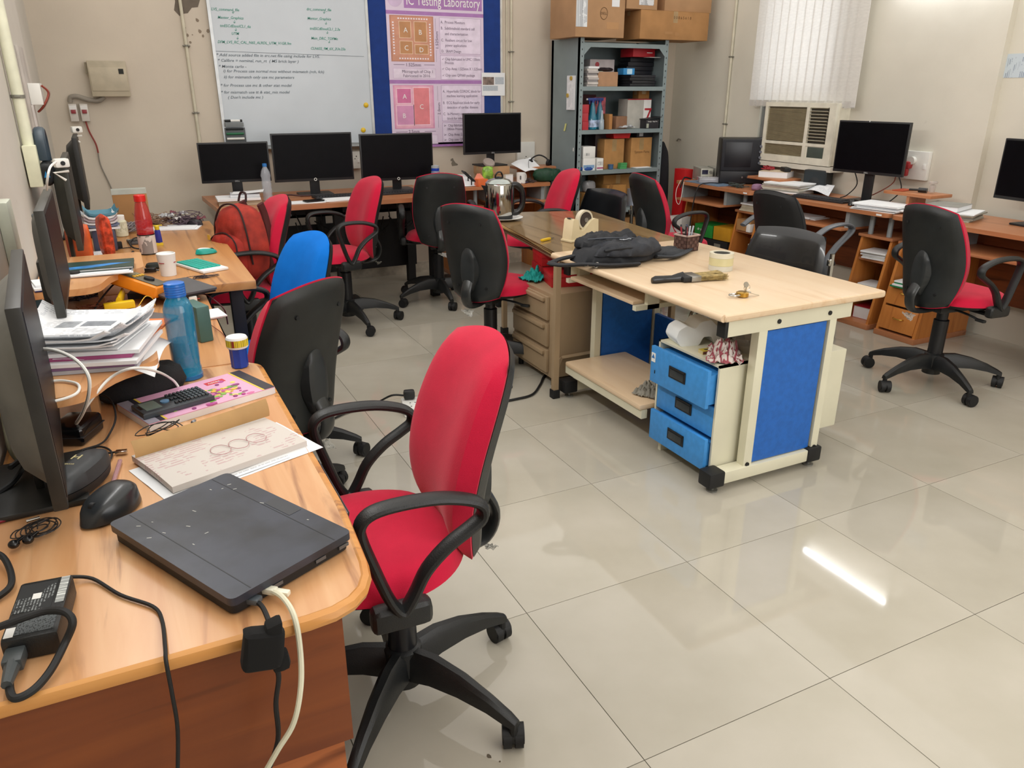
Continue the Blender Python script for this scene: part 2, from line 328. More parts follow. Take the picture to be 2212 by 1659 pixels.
# pipes and clips
def conduit(label, x, y, z0, z1, clips, r=.011, ax='y', m=None, group=None):
    t = thing('conduit_pipe', label, 'pipe', (x, y, 0), 0, group)
    part('pipe', B().cyl((0, 0, z0), (0, 0, z1), r, n=12), m or mat('cbc5b0', .5), t)
    for z in clips:
        d = (.05, .02, .008) if ax == 'y' else (.02, .05, .008)
        part('clip', B().box((0, 0, z), d, None, .003).cyl((0, 0, z-.006), (0, 0, z+.006), r+.003), mat('7f7d72', .5, .3), t)
    return t
conduit('cream conduit pipe on the back wall left of the whiteboard', -.94, WB_Y-.013, 1.05, 2.6, [1.745, 1.31])
conduit('cream conduit pipe on the back wall right of the blue noticeboard, outer of two', 1.556, WB_Y-.013, 1.05, 2.6, [1.755, 1.37], .009)
conduit('thin pale conduit pipe right beside the edge of the blue noticeboard', 1.515, WB_Y-.012, 1.05, 2.6, [], .006)
conduit('cream conduit pipe on the right wall between the steel rack and the blind', WR_X-.013, 3.11, 1.0, 2.6, [1.72, 1.19], .011, 'x')
t = conduit('thick cream conduit pipe on the left wall above the pale junction box', -1.775, 1.22, 1.27, 2.6, [1.44], .02, 'x', mat('dcdcc4', .5))
part('junction_box', B().bx(-.02, .025, -.05, .05, 1.12, 1.27, .004), mat('dcdcc0', .5), t)
# board of switches on the left wall
t = thing('breaker_panel', 'open grey breaker panel with exposed wires on the left wall', 'electrical panel', (-1.80, 1.95, 1.40))
part('back_plate', B().bx(0, .012, -.12, .12, -.14, .24, .003), mat('b9b2ab', .5), t)
part('breaker_box', B().bx(.012, .06, -.06, .08, 0, .09, .004), WPL, t)
for k in range(5): part('wire', B().tube(smooth([(.065, -.05+k*.02, .08), (.085, -.03+k*.02, .05), (.06, -.04+k*.025, .0), (.03, -.02+k*.02, -.03)]), .004, 6), mat(['8d3a2a', '3a2a25', 'a9482f', 'cfc8bb', '5a2f25'][k], .5), t)
part('wire_duct', B().bx(.0, .02, -.07, -.03, -.30, 0), mat('cfc9c4', .5), t)
# distribution box and breakers on the back wall
t = thing('distribution_box', 'beige metal distribution box with a black opening on the back wall', 'electrical box', (-1.455, WB_Y, 1.53))
part('cabinet', B().bx(-.115, .115, -.085, 0, -.11, .11, .004), mat('b5aa93', .5), t); part('door_panel', B().bx(-.108, .11, -.089, -.085, -.075, .07, .002), mat('bbb099', .5), t)
part('opening', B().bx(.065, .095, -.091, -.087, .03, .062), mat('23241f', .7), t); part('latch', B().bx(-.13, -.115, -.06, -.04, .03, .1), mat('8a8069', .5), t)
for k, xx in enumerate((-1.70, -1.635)):
    t = thing('circuit_breaker', ['white circuit breaker with red toggle, left of the pair', 'white circuit breaker with red toggle, right of the pair, above the red wires'][k], 'breaker', (xx, WB_Y, 1.32), 0, 'breakers below the distribution box')
    part('body', B().bx(-.024, .024, -.05, 0, -.055, .055, .003), mat('cfc9c0', .5), t); part('toggle', B().bx(-.014, .014, -.062, -.05, -.005, .018, .002), mat('8e2f36', .4), t); part('label_plate', B().bx(-.02, .02, -.0515, -.05, .02, .045), WHITE, t)
cable('ribbed grey flexible conduit bending from distribution box to the breakers', [(-1.71, WB_Y-.03, 1.385), (-1.70, WB_Y-.035, 1.415), (-1.66, WB_Y-.04, 1.42), (-1.60, WB_Y-.04, 1.40), (-1.54, WB_Y-.04, 1.395), (-1.50, WB_Y-.04, 1.42)], .016, mat('8e877c', .6), n=10)
cable('dark red wires hanging below the breakers', [(-1.64, WB_Y-.03, 1.27), (-1.63, WB_Y-.03, 1.2), (-1.605, WB_Y-.03, 1.12), (-1.60, WB_Y-.03, 1.06)], .006, mat('8d3730', .5))
cable('long grey cable running down the back wall to the desk', [(-1.60, WB_Y-.02, 1.08), (-1.60, WB_Y-.012, .98), (-1.565, WB_Y-.012, .84), (-1.54, WB_Y-.012, .70), (-1.52, WB_Y-.012, .5)], .005, mat('8b857c', .6))
# whiteboard
wbx = thing('whiteboard', 'large whiteboard covered in handwritten notes', 'whiteboard', (0, WB_Y-.03, 0))
X0, X1, Z0, Z1 = -.775, .355, 1.065, 2.35
part('board_surface', B().bx(X0+.01, X1-.01, .0, .02, Z0+.01, Z1), mat('c3cbd2', .25, var=.03, scale=3), wbx)
part('frame', B().bx(X0, X0+.02, -.006, .03, Z0, Z1).bx(X1-.02, X1, -.006, .03, Z0, Z1).bx(X0, X1, -.012, .03, Z0-.01, Z0+.015).bx(X0, X1, -.05, 0, Z0-.012, Z0-.006), mat('b9bcbd', .35, .7), wbx)
GI, BI = mat('3f9480', .6), mat('66727c', .6)
def wt(s, u, v, size, m, sx=1.0): 
    p = P(u, v, y=WB_Y-.031); text(s, size, m, wbx, (p.x, -.0012, p.z), FACE_Y, 'handwriting', 'LEFT', .0003, .25, sx, .0002)
for s, u, v in (('LVS_command_file', 456, 22), ('↓', 500, 29), ('Mentor_Graphics', 470, 40), ('↓', 503, 50), ('tmESCdEtoolCL1_6a', 475, 58), ('↓', 506, 67), ('UTM', 500, 75), ('↓', 510, 85), ('DFM_LVS_RC_CAL_N65_ALRDL_UTM_V1GR.9m', 470, 93),
               ('drc_command_file', 662, 22), ('↓', 697, 29), ('Mentor_Graphics', 664, 42), ('↓', 701, 53), ('tmESCdEtoolCL1_2.3a', 669, 64), ('↓', 704, 73), ('Main_DRC_TOPMe', 672, 85), ('↓', 708, 93), ('CLN65S_9M_6X_2Un.23a', 671, 107)):
    wt(s, u, v, .025, GI, .96)
for s, u, v in (('* Add source added file in src.net file using include for LVS.', 467, 121), ('* Calibre = nominal, run_rt  ( MS brick layer )', 470, 133), ('* Monte carlo -', 472, 146), ('i) for Process use normal mos without mismatch (rch, fch)', 482, 156), ('ii) for mismatch only use mc parameters', 483, 169),
               ('* for Process use mc & other stat model', 476, 187), ('* for mismatch use tt & stat_mis model', 477, 202), ('( Don\'t include mc )', 492, 213)):
    wt(s, u, v, .026, BI, 1.16)
a, c = P(463, 110, y=WB_Y-.031), P(786, 122, y=WB_Y-.031)
part('ruled_line', B().tube([(a.x, -.001, a.z), (c.x, -.001, c.z)], .0012, 4), BI, wbx)
for k, (u, v) in enumerate(((791, 227), (785, 281))):
    p = P(u, v, y=WB_Y-.036); m1 = thing('smiley_magnet', ['round yellow magnet on the whiteboard, upper one', 'round yellow magnet on the whiteboard, lower one'][k], 'magnet', (p.x, WB_Y-.031, p.z), 0, 'yellow magnets on the whiteboard')
    part('magnet_disc', B().lathe([(.001, -.012), (.012, -.011), (.018, -.006), (.019, 0)], 20, M=rot('X', -90)), mat('d9b422', .35), m1)
tr = thing('marker_rack', 'grey rack of marker pens and duster stuck on the whiteboard', 'pen rack', P(507, 287, y=WB_Y-.05) - Vector((0, -.02, 0)))
part('rack_frame', B().bx(-.065, .075, -.02, 0, -.08, .035, .002), mat('54595c', .5), tr)
for k in range(4): part('marker', B().cyl((-.058, -.026, .028-k*.034), (.062, -.026, .028-k*.034), .008, n=10), [mat('23282c', .4), mat('1f6a44', .4), WPL, WPL][k], tr)
part('eraser', B().bx(-.06, .066, -.045, -.018, .042, .072, .003), mat('7c8183', .7), tr)
part('marker_cap', B().cyl((-.06, -.03, .083), (-.02, -.03, .083), .009, n=10).cyl((.045, -.03, .083), (.06, -.03, .083), .009, n=10), DARK, tr); part('marker', B().cyl((-.02, -.03, .083), (.045, -.03, .083), .0085, n=10), WHITE, tr)
# blue noticeboard and poster
nb = thing('noticeboard', 'dark blue felt noticeboard behind the purple poster', 'noticeboard', (0, WB_Y-.02, 0))
part('felt', B().bx(.36, 1.455, 0, .018, 1.055, 2.4), mat('12357c', .9, bump=.3), nb)
part('frame', B().bx(1.452, 1.47, -.004, .018, 1.05, 2.4).bx(.36, 1.47, -.004, .018, 1.045, 1.06), mat('c9c9c4', .4, .5), nb)
po = thing('poster', 'purple and white laboratory poster with two chip layouts', 'poster', (0, WB_Y-.024, 0))
px0, px1, pz0, pz1 = .497, 1.302, 1.030, 2.22
part('poster_sheet', B().bx(px0, px1, 0, .001, pz0, pz1), mat('d6c6da', .3, var=.03, scale=3), po)
PU, PUD, WH2, TX = mat('a473b0', .35), mat('8a5a98', .35), mat('ece4ee', .35), mat('6b5a72', .5)
def pbox(u0, v0, u1, v1, m, name='print_block', e=.0004):
    a, c = P(u0, v0, y=WB_Y-.024), P(u1, v1, y=WB_Y-.024); return part(name, B().bx(min(a.x, c.x), max(a.x, c.x), -e, 0, min(a.z, c.z), max(a.z, c.z)), m, po)
def zz(v): return P(940, v, y=WB_Y-.024).z
def pb(x0, v0, x1, v1, m, e=.0004, name='print_block'): return part(name, B().bx(px0+(px1-px0)*x0, px0+(px1-px0)*x1, -e, 0, zz(v1), zz(v0)), m, po)
def ptx(s, x, v, size, m=TX, r=FACE_Y, sx=1, ax='LEFT'): text(s, size, m, po, (px0+(px1-px0)*x, -.0014, zz(v)), r, 'lettering', ax, .0002, 0, sx)
pb(.18, -40, .985, 20, PU); ptx('IC Testing Laboratory', .2, 13, .098, WHITE, sx=.70)
part('emblem', B().lathe([(.001, 0), (.06, 0), (.06, .0006)], 24, M=Matrix.Translation((px0+.075, 0, zz(0))) @ Matrix.Rotation(PI/2, 4, 'X')), mat('cbb4d2', .4), po)
pb(.0, 26, 1, 34, PU); pb(.03, 36, .47, 134, mat('b87e68', .35), .0006); pb(.045, 38, .455, 132, mat('c98f76', .4), .0008)
for x0, v0, x1, v1, s in ((.12, 48, .24, 84, 'A'), (.27, 48, .40, 92, 'B'), (.12, 90, .25, 118, 'C'), (.27, 97, .41, 118, 'D')):
    pb(x0, v0, x1, v1, mat('e6cbb0', .4), .001); pb(x0+.005, v0+1, x1-.005, v1-1, mat('b98457', .4), .0012); ptx(s, x0+.045, (v0+v1)/2+6, .05, WHITE)
for k in range(12):
    pb(.11+k*.026, 41, .125+k*.026, 44, WH2, .001); pb(.11+k*.026, 126, .125+k*.026, 129, WH2, .001); pb(.055, 50+k*6, .07, 53+k*6, WH2, .001); pb(.425, 52+k*6, .44, 55+k*6, WH2, .001)
ptx('1.525mm', .17, 144, .034); pb(.05, 140, .16, 141, TX); pb(.36, 140, .47, 141, TX); ptx('1.525mm', .515, 106, .034, TX, (PI/2, -PI/2, 0)); pb(.49, 40, .492, 68, TX); pb(.49, 108, .492, 134, TX)
pb(.04, 148, .48, 170, mat('c9b3cf', .4)); pb(.045, 149, .475, 169, mat('dccfe0', .4), .0006); ptx('Micrograph of Chip 1', .13, 158, .03); ptx('Fabricated in 2016', .14, 167, .03)
pb(0, 173, 1, 181, PU)
pb(.03, 184, .45, 277, mat('d592b4', .4)); pb(.045, 186, .435, 275, mat('e2a9bd', .4), .0006)
for x0, v0, x1, v1, s, h in ((.07, 192, .21, 222, 'A', 'cf6f9c'), (.24, 190, .40, 268, 'C', 'dc7f86'), (.06, 228, .23, 268, 'B', 'cf8fb6')):
    pb(x0-.008, v0-2, x1+.008, v1+2, mat('edc3d3', .4), .0008); pb(x0, v0, x1, v1, mat(h, .4), .001); ptx(s, x0+.055, (v0+v1)/2+6, .05, WHITE)
ptx('2.0mm', .515, 248, .034, TX, (PI/2, -PI/2, 0)); pb(.49, 186, .492, 218, TX); pb(.49, 250, .492, 276, TX); ptx('2.5mm', .17, 286, .034); pb(.04, 283, .16, 284, TX); pb(.34, 283, .46, 284, TX)
pb(.04, 291, .48, 311, mat('c9b3cf', .4)); pb(.045, 292, .475, 310, mat('dccfe0', .4), .0006)
for v0, v1 in ((37, 116), (119, 172), (184, 262), (265, 308)): pb(.53, v0, .97, v1, mat('b7a0bf', .4)); pb(.535, v0+1, .965, v1-1, mat('e0d3e6', .4), .0006)
for s, v in (('A.  Process Monitors', 50), ('B.  Subthreshold standard cell', 63), ('     and characterization', 75), ('C.  Resilient circuit for low', 89), ('     power applications', 100), ('D.  SRAM Design', 113), ('✓ Chip fabricated in UMC 130nm', 130), ('    Process', 138), ('✓ Chip Area: 1.525mm X 1.525mm', 151), ('✓ Chip uses QFN60 package', 165),
             ('A.  Hyperbolic CORDIC block for', 200), ('     machine learning application', 210), ('B.  ECG Read-out block for early', 225), ('     detection of cardiac diseases', 235), ('C.  In-Memory computation', 249), ('     block for inference', 259), ('➢  Chip fabricated in', 274), ('    180nm Process', 282), ('➢  Chip Area: 2.5mm X 2.0mm', 294), ('➢  Chip uses QFN60 package', 305)): ptx(s, .545, v, .0285, sx=.84)
pb(0, 312, 1, 317, PU)
p = P(1066, 182, y=WB_Y-.03); t = thing('pinned_notice', 'white printed notice taped over the right edge of the poster', 'paper', (p.x, WB_Y-.028, p.z))
part('sheet', B().bx(-.105, .105, 0, .001, -.088, .088), PAPER, t); part('photo_print', B().bx(-.095, .005, -.0008, 0, -.005, .055), mat('7c6a62', .5, var=.5, scale=30), t)
part('print', B().bx(.015, .095, -.0008, 0, .0, .055).bx(-.095, .04, -.0008, 0, -.05, -.012), mat('b4bcc4', .6, var=.15, scale=200), t)
# sockets
def socket(label, loc, rz=0, w=.09, h=.09, plugs=(), m=None):
    t = thing('wall_socket', label, 'socket', loc, rz)
    part('plate', B().bx(-w/2, w/2, -.03, 0, -h/2, h/2, .004), m or WPL, t)
    for k in (-1, 1): part('socket_hole', B().cyl((k*.012, -.0305, .01), (k*.012, -.029, .01), .004, n=8), DARK, t)
    part('socket_hole', B().cyl((0, -.0305, .028), (0, -.029, .028), .005, n=8), DARK, t); part('switch', B().bx(w/2-.03, w/2-.012, -.036, -.03, -.02, .012, .002), WHITE, t)
    for x, z in plugs: part('plug', B().box((x, -.05, z), (.032, .045, .04), None, .01).cyl((x, -.055, z-.02), (x, -.055, z-.07), .006), BLK, t)
    return t
socket('white switchboard with two black plugs beside the far right monitor of the back desks', P(1133, 345, y=WB_Y-.001), 0, .17, .30, ((-.03, -.04), (.05, -.04)))
socket('small white wall socket between two monitors on the back desk', P(768, 345, y=WB_Y-.001), 0, .07, .13)
t = socket('large white switchboard with a red plug beside the right-wall monitor', P(1972, 356, x=WR_X-.001), -90, .26, .18, ())
part('plug', B().box((-.0, -.05, .0), (.05, .05, .05), None, .02).box((.0, -.06, -.045), (.03, .03, .05), None, .01), mat('9a2a2c', .5), t, label='dark red plug')
part('round_plug', B().cyl((.02, -.055, .03), (.02, -.03, .03), .025, n=16), WPL, t)
p = P(2190, 142, x=WR_X+.049); t = solo('wall_notice', B().bx(-.001, 0, -.12, .12, -.065, .065), printed('c9d4dc', '5a6b8a', 30, 20), 'pale printed notice on the wall at the right edge of the photo', 'paper', (WR_X+.049, p.y, p.z))
p = P(1468, 302, x=WR_X-.01); solo('wall_hook', B().tube(smooth([(0, -.02, 0), (-.02, -.01, .01), (-.02, .01, -.008), (0, .03, 0)]), .006, 6), mat('8f8a80', .4, .6), 'bent metal hook on the right wall beside the steel rack', 'hook', p)
# ================================================================ chairs
def pent_base(t, r=.30, ph=0, col=None):
    col = col or BLK
    part('hub', B().lathe([(.045, .06), (.045, .075), (.05, .10), (.047, .165), (.032, .175)], 20), col, t)
    part('gas_column', B().lathe([(.037, .165), (.037, .35), (.028, .355), (.028, .41)], 20), mat('15161a', .35), t)
    for k in range(5):
        a = math.radians(ph+72*k); d = Vector((math.cos(a), math.sin(a), 0)); n = Vector((-d.y, d.x, 0))
        rs = []
        for q, (rr, z, w, h) in enumerate(((.03, .125, .030, .042), (.10, .135, .027, .037), (.18, .128, .023, .029), (.26, .108, .018, .020), (r-.012, .088, .016, .014), (r+.010, .078, .013, .010))):
            c = d*rr+Vector((0, 0, z)); rs.append([c+n*w*x+Vector((0, 0, h*y)) for x, y in ((-1, -.9), (-.8, .6), (-.35, 1), (.35, 1), (.8, .6), (1, -.9))])
        lg = part('leg', B().rings(rs), col, t)
        c = d*r; a2 = a+random.uniform(-.9, .9); e = Vector((math.cos(a2), math.sin(a2), 0)); f = Vector((-e.y, e.x, 0)); cc = c+f*.012
        part('caster', B().cyl(cc-e*.024+Vector((0, 0, .029)), cc-e*.004+Vector((0, 0, .029)), .0288, n=20).cyl(cc+e*.004+Vector((0, 0, .029)), cc+e*.024+Vector((0, 0, .029)), .0288, n=20).cyl(c+Vector((0, 0, .03)), c+Vector((0, 0, .082)), .011, n=10).cyl(cc-e*.026+Vector((0, 0, .036)), cc+e*.026+Vector((0, 0, .036)), .025, n=18), DARK, lg)
def arm(t, s, hz=0, m=None):
    x = s*.258; hz -= .012; Y = .002
    pts = [(x, .058, .470+hz), (x, .085, .505+hz), (x, .115, .59+hz), (x, .136, .660+hz), (x, .135, .692+hz), (x, .108, .712+hz), (x, .05, .718+hz), (x, -.03, .717+hz), (x, -.095, .708+hz), (x, -.130, .692+hz), (x, -.132, .664+hz), (x, -.105, .642+hz), (x, -.05, .605+hz), (x, .0, .555+hz), (x, .032, .50+hz)]
    pts = [(p[0], p[1]*.93+Y, p[2]-.10*max(0, -p[1])) for p in pts]
    b = B().tube(smooth(pts, 4, True), .0215, 12, .56, (1, 0, 0.0001), True)
    b.box((x-s*.010, .055+Y, .455+hz), (.046, .13, .058), None, .02, 3).box((x-s*.07, .05+Y, .432+hz), (.14, .05, .012), None, .004)
    part('armrest', b, m or BLK, t)
def backpads(t, padm, shellm, hz=0, bh=.52, z0=.425, tw=.189, y0=-.205, lean=4):
    zc = z0+bh/2+hz
    def wid(y): return tw*(1-.09*max(0, y)**3-.20*max(0, -y)**1.8)
    def mid(x, y): 
        yy = y0-.030*(y)+.045*x*x+.016*math.cos(y*2.4+.4)-.02*max(0, -y)**3
        return yy
    def ly(y): return -math.tan(math.radians(lean))*(y*bh/2)
    part('backrest', B().pad(lambda x, y, e: Vector((x*wid(y), mid(x, y)+ly(y)+.004+.078*e*(1-.45*max(0, -y)**2-.12*max(0, y)**2), zc+y*bh/2)), lambda x, y, e: Vector((x*wid(y), mid(x, y)+ly(y)-.008*e, zc+y*bh/2)), 20, 24, .22), padm, t)
    part('back_shell', B().pad(lambda x, y, e: Vector((x*wid(y)*.985, mid(x, y)+ly(y)-.001, zc+y*bh/2*.985)), lambda x, y, e: Vector((x*wid(y)*.985, mid(x, y)+ly(y)-.006-.020*e, zc+y*bh/2*.985)), 20, 24, .22), shellm, t)
    for u, v in ((-.5, .62), (.5, .62), (-.5, -.68), (.5, -.68)):
        yb = mid(u, v)+ly(v)-.025; part('screw', B().cyl((u*wid(v), yb+.004, zc+v*bh/2), (u*wid(v), yb-.004, zc+v*bh/2), .007, n=8), DARK, t)
    return zc, mid, ly
def task_chair(label, x, y, rz, padm=None, shell=None, hz=0, arms=True, ph=20, seat=True, wrap=True, bh=.52, group='wheeled task chairs'):
    padm = padm or RED; shell = shell or SHELLB
    t = thing('task_chair', label, 'chair', (x, y, 0), rz, group)
    pent_base(t, .325, ph)
    z = .44+hz
    part('mechanism', B().bx(-.07, .07, -.10, .09, z-.045, z-.005, .012).tube(smooth([(.05, 0, z-.03), (.14, .0, z-.035), (.20, .0, z-.045)]), [.006]*13, 8).box((.215, 0, z-.047), (.05, .022, .014), None, .005), BLK, t)
    part('seat', B().pad(lambda a, b, e: Vector((a*(.232-.012*b), .07+b*.225, z+.018+.052*e-.012*max(0, b)**3)), lambda a, b, e: Vector((a*(.232-.012*b), .07+b*.225, z+.018-.008*e)), 20, 20, .5), padm, t)
    part('seat_shell', B().pad(lambda a, b, e: Vector((a*.226, .07+b*.22, z+.014)), lambda a, b, e: Vector((a*.226, .07+b*.22, z+.013-.022*e)), 16, 16, .5), BLK, t)
    zc, mid, ly = backpads(t, padm, shell, hz, bh)
    # J bracket from under the seat up the back, with the domed cover
    yb = mid(0, -.3)+ly(-.3)
    part('back_bracket', B().tube(smooth([(0, -.05, z-.025), (0, -.15, z-.035), (0, -.225, z-.02), (0, -.25, z+.05), (0, yb-.028, z+.14)], 5), [.030]*21, 12, .42, (1, 0, .0001)), mat('2a2c2c', .3) if wrap else BLK, t, label='bracket wrapped in torn clear film' if wrap else None)
    part('bracket_cover', B().pad(lambda a, b, e: Vector((a*.052, yb-.022, zc-.075+b*.125)), lambda a, b, e: Vector((a*.052, yb-.028-.030*e, zc-.075+b*.125)), 10, 14, .6), mat('2a2d2e', .4, var=.25, scale=9), t)
    if wrap: part('film_scrap', B().sheet(lambda u, v: Vector((-.03+.06*u+.012*nz(u*7, v*5), -.22-.03*v+.01*nz(u*5, v*9, 3), z-.045-.03*v*u+.012*nz(u*9, v*9, 5))), 8, 6, .0006), clear('a9a9a2', .25, .4), t)
    if arms:
        for s in (-1, 1): arm(t, s, hz)
    return t
C1 = task_chair('red fabric task chair with black loop armrests, nearest the camera', -1.035, -.76, 87, ph=-.5, hz=.01)
task_chair('task chair seen from behind, dark shell with red edge, beside the second left desk', -1.15, .23, 35, ph=2, hz=-.015, shell=mat('1c1f1e', .5, var=.2), wrap=True)
task_chair('task chair with blue backrest pad', -1.06, .76, 104, BLUEF, hz=-.01)
task_chair('red task chair with a red backpack on its seat', -.98, 1.95, 96, hz=.0)
task_chair('red task chair in side view with armrests, at the back desk', -.27, 2.62, 98, ph=35, hz=-.0)
task_chair('task chair with its back to the camera, at the third monitor of the back desk', .50, 2.93, -14, ph=-10, hz=.0)
task_chair('task chair with dark back shell and film-wrapped bracket, beside the beige drawer unit', .21, 1.40, -55, arms=False, ph=20)
task_chair('red task chair in side view behind the brown table, by the steel rack', 1.14, 2.55, 84, hz=.0)
task_chair('task chair with dark back and red pad beside the right desks, behind the brown table', 1.82, 1.98, -94, wrap=False, hz=.01)
task_chair('task chair with red pad and dark shell at the right front of the photo', 2.22, .16, -96, ph=-88, wrap=True, hz=.01)
# black mesh armchair
t = thing('mesh_office_chair', 'black mesh office chair with flat curved armrests at the right desks', 'chair', (2.15, 1.16, 0), -86)
pent_base(t, .29, 30); part('seat', B().pad(lambda a, b, e: Vector((a*.23, .04+b*.22, .47+.04*e)), lambda a, b, e: Vector((a*.23, .04+b*.22, .47-.03*e)), 16, 16), DARK, t); part('mechanism', B().bx(-.08, .08, -.1, .08, .39, .445, .01), DARK, t)
backpads(t, mat('1b1d20', .9, bump=.5, bscale=300), DARK, 0, .45, .47, .185)
part('back_bracket', B().tube(smooth([(0, -.05, .42), (0, -.2, .42), (0, -.29, .50), (0, -.29, .66)]), .03, 10, .5, (1, 0, 0.001)), BLK, t)
for s in (-1, 1): part('armrest', B().tube(smooth([(s*.24, .02, .43), (s*.27, -.02, .52), (s*.27, .05, .60), (s*.27, .17, .69), (s*.27, .10, .73), (s*.27, -.05, .72), (s*.27, -.16, .67)]), .024, 10, .45, (1, 0, .001)), mat('5c6066', .4), t)
# visitor chairs
def visitor(label, x, y, rz):
    t = thing('visitor_chair', label, 'chair', (x, y, 0), rz, 'black leatherette visitor chairs')
    part('seat', B().pad(lambda a, b, e: Vector((a*.23, .04+b*.22, .43+.035*e)), lambda a, b, e: Vector((a*.23, .04+b*.22, .43-.035*e)), 16, 16), LEATH, t)
    part('backrest', B().pad(lambda a, b, e: Vector((a*(.235-.02*b), -.20-.04*b+.05*a*a+.030*e, .655+b*.17)), lambda a, b, e: Vector((a*(.235-.02*b), -.20-.04*b+.05*a*a-.022*e, .655+b*.17)), 20, 16, .15), LEATH, t)
    for s in (-1, 1):
        part('leg', B().tube(smooth([(s*.235, .20, .012), (s*.235, .21, .25), (s*.235, .20, .40), (s*.235, .10, .42), (s*.235, -.15, .43), (s*.24, -.20, .52), (s*.238, -.205, .74)]), .011, 10), CHROME, t)
        part('leg', B().tube(smooth([(s*.235, .08, .41), (s*.235, -.12, .25), (s*.235, -.22, .012)]), .011, 10), CHROME, t)
        part('bracket', B().box((s*.238, -.195, .70), (.016, .03, .03), None, .004), CHROME, t)
    part('crossbar', B().cyl((-.235, .0, .40), (.235, .0, .40), .010).cyl((-.235, -.10, .40), (.235, -.10, .40), .010), CHROME, t)
    return t
visitor('black leatherette visitor chair with chrome side at the white and blue desk', 1.24, .48, 97)
visitor('black leatherette visitor chair at the far end of the brown table', 1.30, 2.22, 100)
# ================================================================ desks
def rounded(poly, r, n=5):
    out = []; N = len(poly)
    for i, p in enumerate(poly):
        rr = r[i] if hasattr(r, '__len__') else r
        a, b, c = Vector(poly[i-1]), Vector(p), Vector(poly[(i+1) % N])
        if rr <= 0: out.append(tuple(b)); continue
        u, v = (a-b).normalized()*rr, (c-b).normalized()*rr
        for k in range(n+1):
            t = k/n; out.append(tuple((b+u)*(1-t)**2+b*2*t*(1-t)+(b+v)*t*t))
    return out
d1 = thing('computer_desk', 'orange wood-grain desk nearest the camera, carrying the closed laptop', 'desk', (-1.782, -1.32, 0), 0, 'wood-grain desks along the left wall')
o = rounded([(0, 0), (.545, 0), (.565, .3), (.56, 1.19), (0, 1.19)], [0, .10, .05, .06, 0])
part('tabletop', B().prism(o, .728, .75), wood('c98f5e', 'dcae80', '8c5a3a', 1, .3), d1)
part('edge_band', B().tube([(x, y, .739) for x, y in o], .0125, 8, 1, None, True), wood('c48440', 'd79c5a', '8a5230', 0, .35), d1)
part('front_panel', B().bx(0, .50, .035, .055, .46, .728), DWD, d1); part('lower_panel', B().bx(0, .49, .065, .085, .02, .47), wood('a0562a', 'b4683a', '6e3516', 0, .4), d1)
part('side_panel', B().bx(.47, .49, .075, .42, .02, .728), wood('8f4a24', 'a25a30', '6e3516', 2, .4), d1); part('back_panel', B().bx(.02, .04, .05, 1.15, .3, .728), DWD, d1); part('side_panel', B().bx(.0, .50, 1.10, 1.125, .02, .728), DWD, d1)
sh = part('keyboard_tray', B().bx(.10, .50, .48, 1.08, .62, .64, .004), DWY, d1)
q = P(700, 1628, x=-1.276); solo('torn_paper', B().prism([(-.03, .11), (.02, .12), (.035, .03), (.02, .0), (.005, -.035), (-.005, .01)], -.0015, 0, 'x'), PAPER, 'torn white paper hanging from the side of the nearest desk', 'paper', (-1.276, q.y, q.z+.02))
d2 = thing('computer_desk', 'orange wood-grain desk under the tall blue water bottle and multimeter', 'desk', (-1.799, -.12, 0), 0, 'wood-grain desks along the left wall')
part('tabletop', B().prism(rounded([(0, 0), (.525, 0), (.53, .985), (0, .985)], [0, .02, .02, 0]), .726, .75), DWY, d2)
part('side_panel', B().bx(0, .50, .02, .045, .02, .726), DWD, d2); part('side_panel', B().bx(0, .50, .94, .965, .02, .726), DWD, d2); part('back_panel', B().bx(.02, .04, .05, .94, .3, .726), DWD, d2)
d3 = thing('office_desk', 'light brown wood-grain desk with black legs in the back left corner', 'desk', (-1.799, .88, 0))
part('tabletop', B().bx(0, .735, 0, 1.66, .715, .75, .004), wood('b57c46', 'c8925a', '8a5a33', 1, .3), d3)
for x, y in ((.66, .06), (.66, 1.58), (.06, .06), (.06, 1.58)): part('leg', B().bx(x-.025, x+.025, y-.025, y+.025, 0, .715, .004), DARK, d3)
part('modesty_panel', B().bx(.03, .05, .1, 1.56, .25, .70), DARK, d3)
for lab, x0, x1, y0, y1, z in (('curved wooden riser shelf under the pile of printed papers', -1.79, -1.47, -.56, -.20, .875), ('curved wooden riser shelf under the dark green booklet', -1.79, -1.46, .50, 1.08, .865)):
    t = thing('riser_shelf', lab, 'shelf', (x0, y0, 0)); w_, d_ = x1-x0, y1-y0
    part('shelf_board', B().prism(rounded([(0, 0), (w_*.55, 0), (w_*.7, d_*.35), (w_, d_*.45), (w_, d_), (0, d_)], [0, .06, .08, .03, .03, 0]), z-.022, z), DWY, t)
    part('upright', B().bx(.02, .04, .05, d_-.03, .75, z-.022), DWY, t); part('upright', B().bx(w_*.5, w_*.5+.018, d_*.55, d_-.03, .75, z-.022), DWY, t)
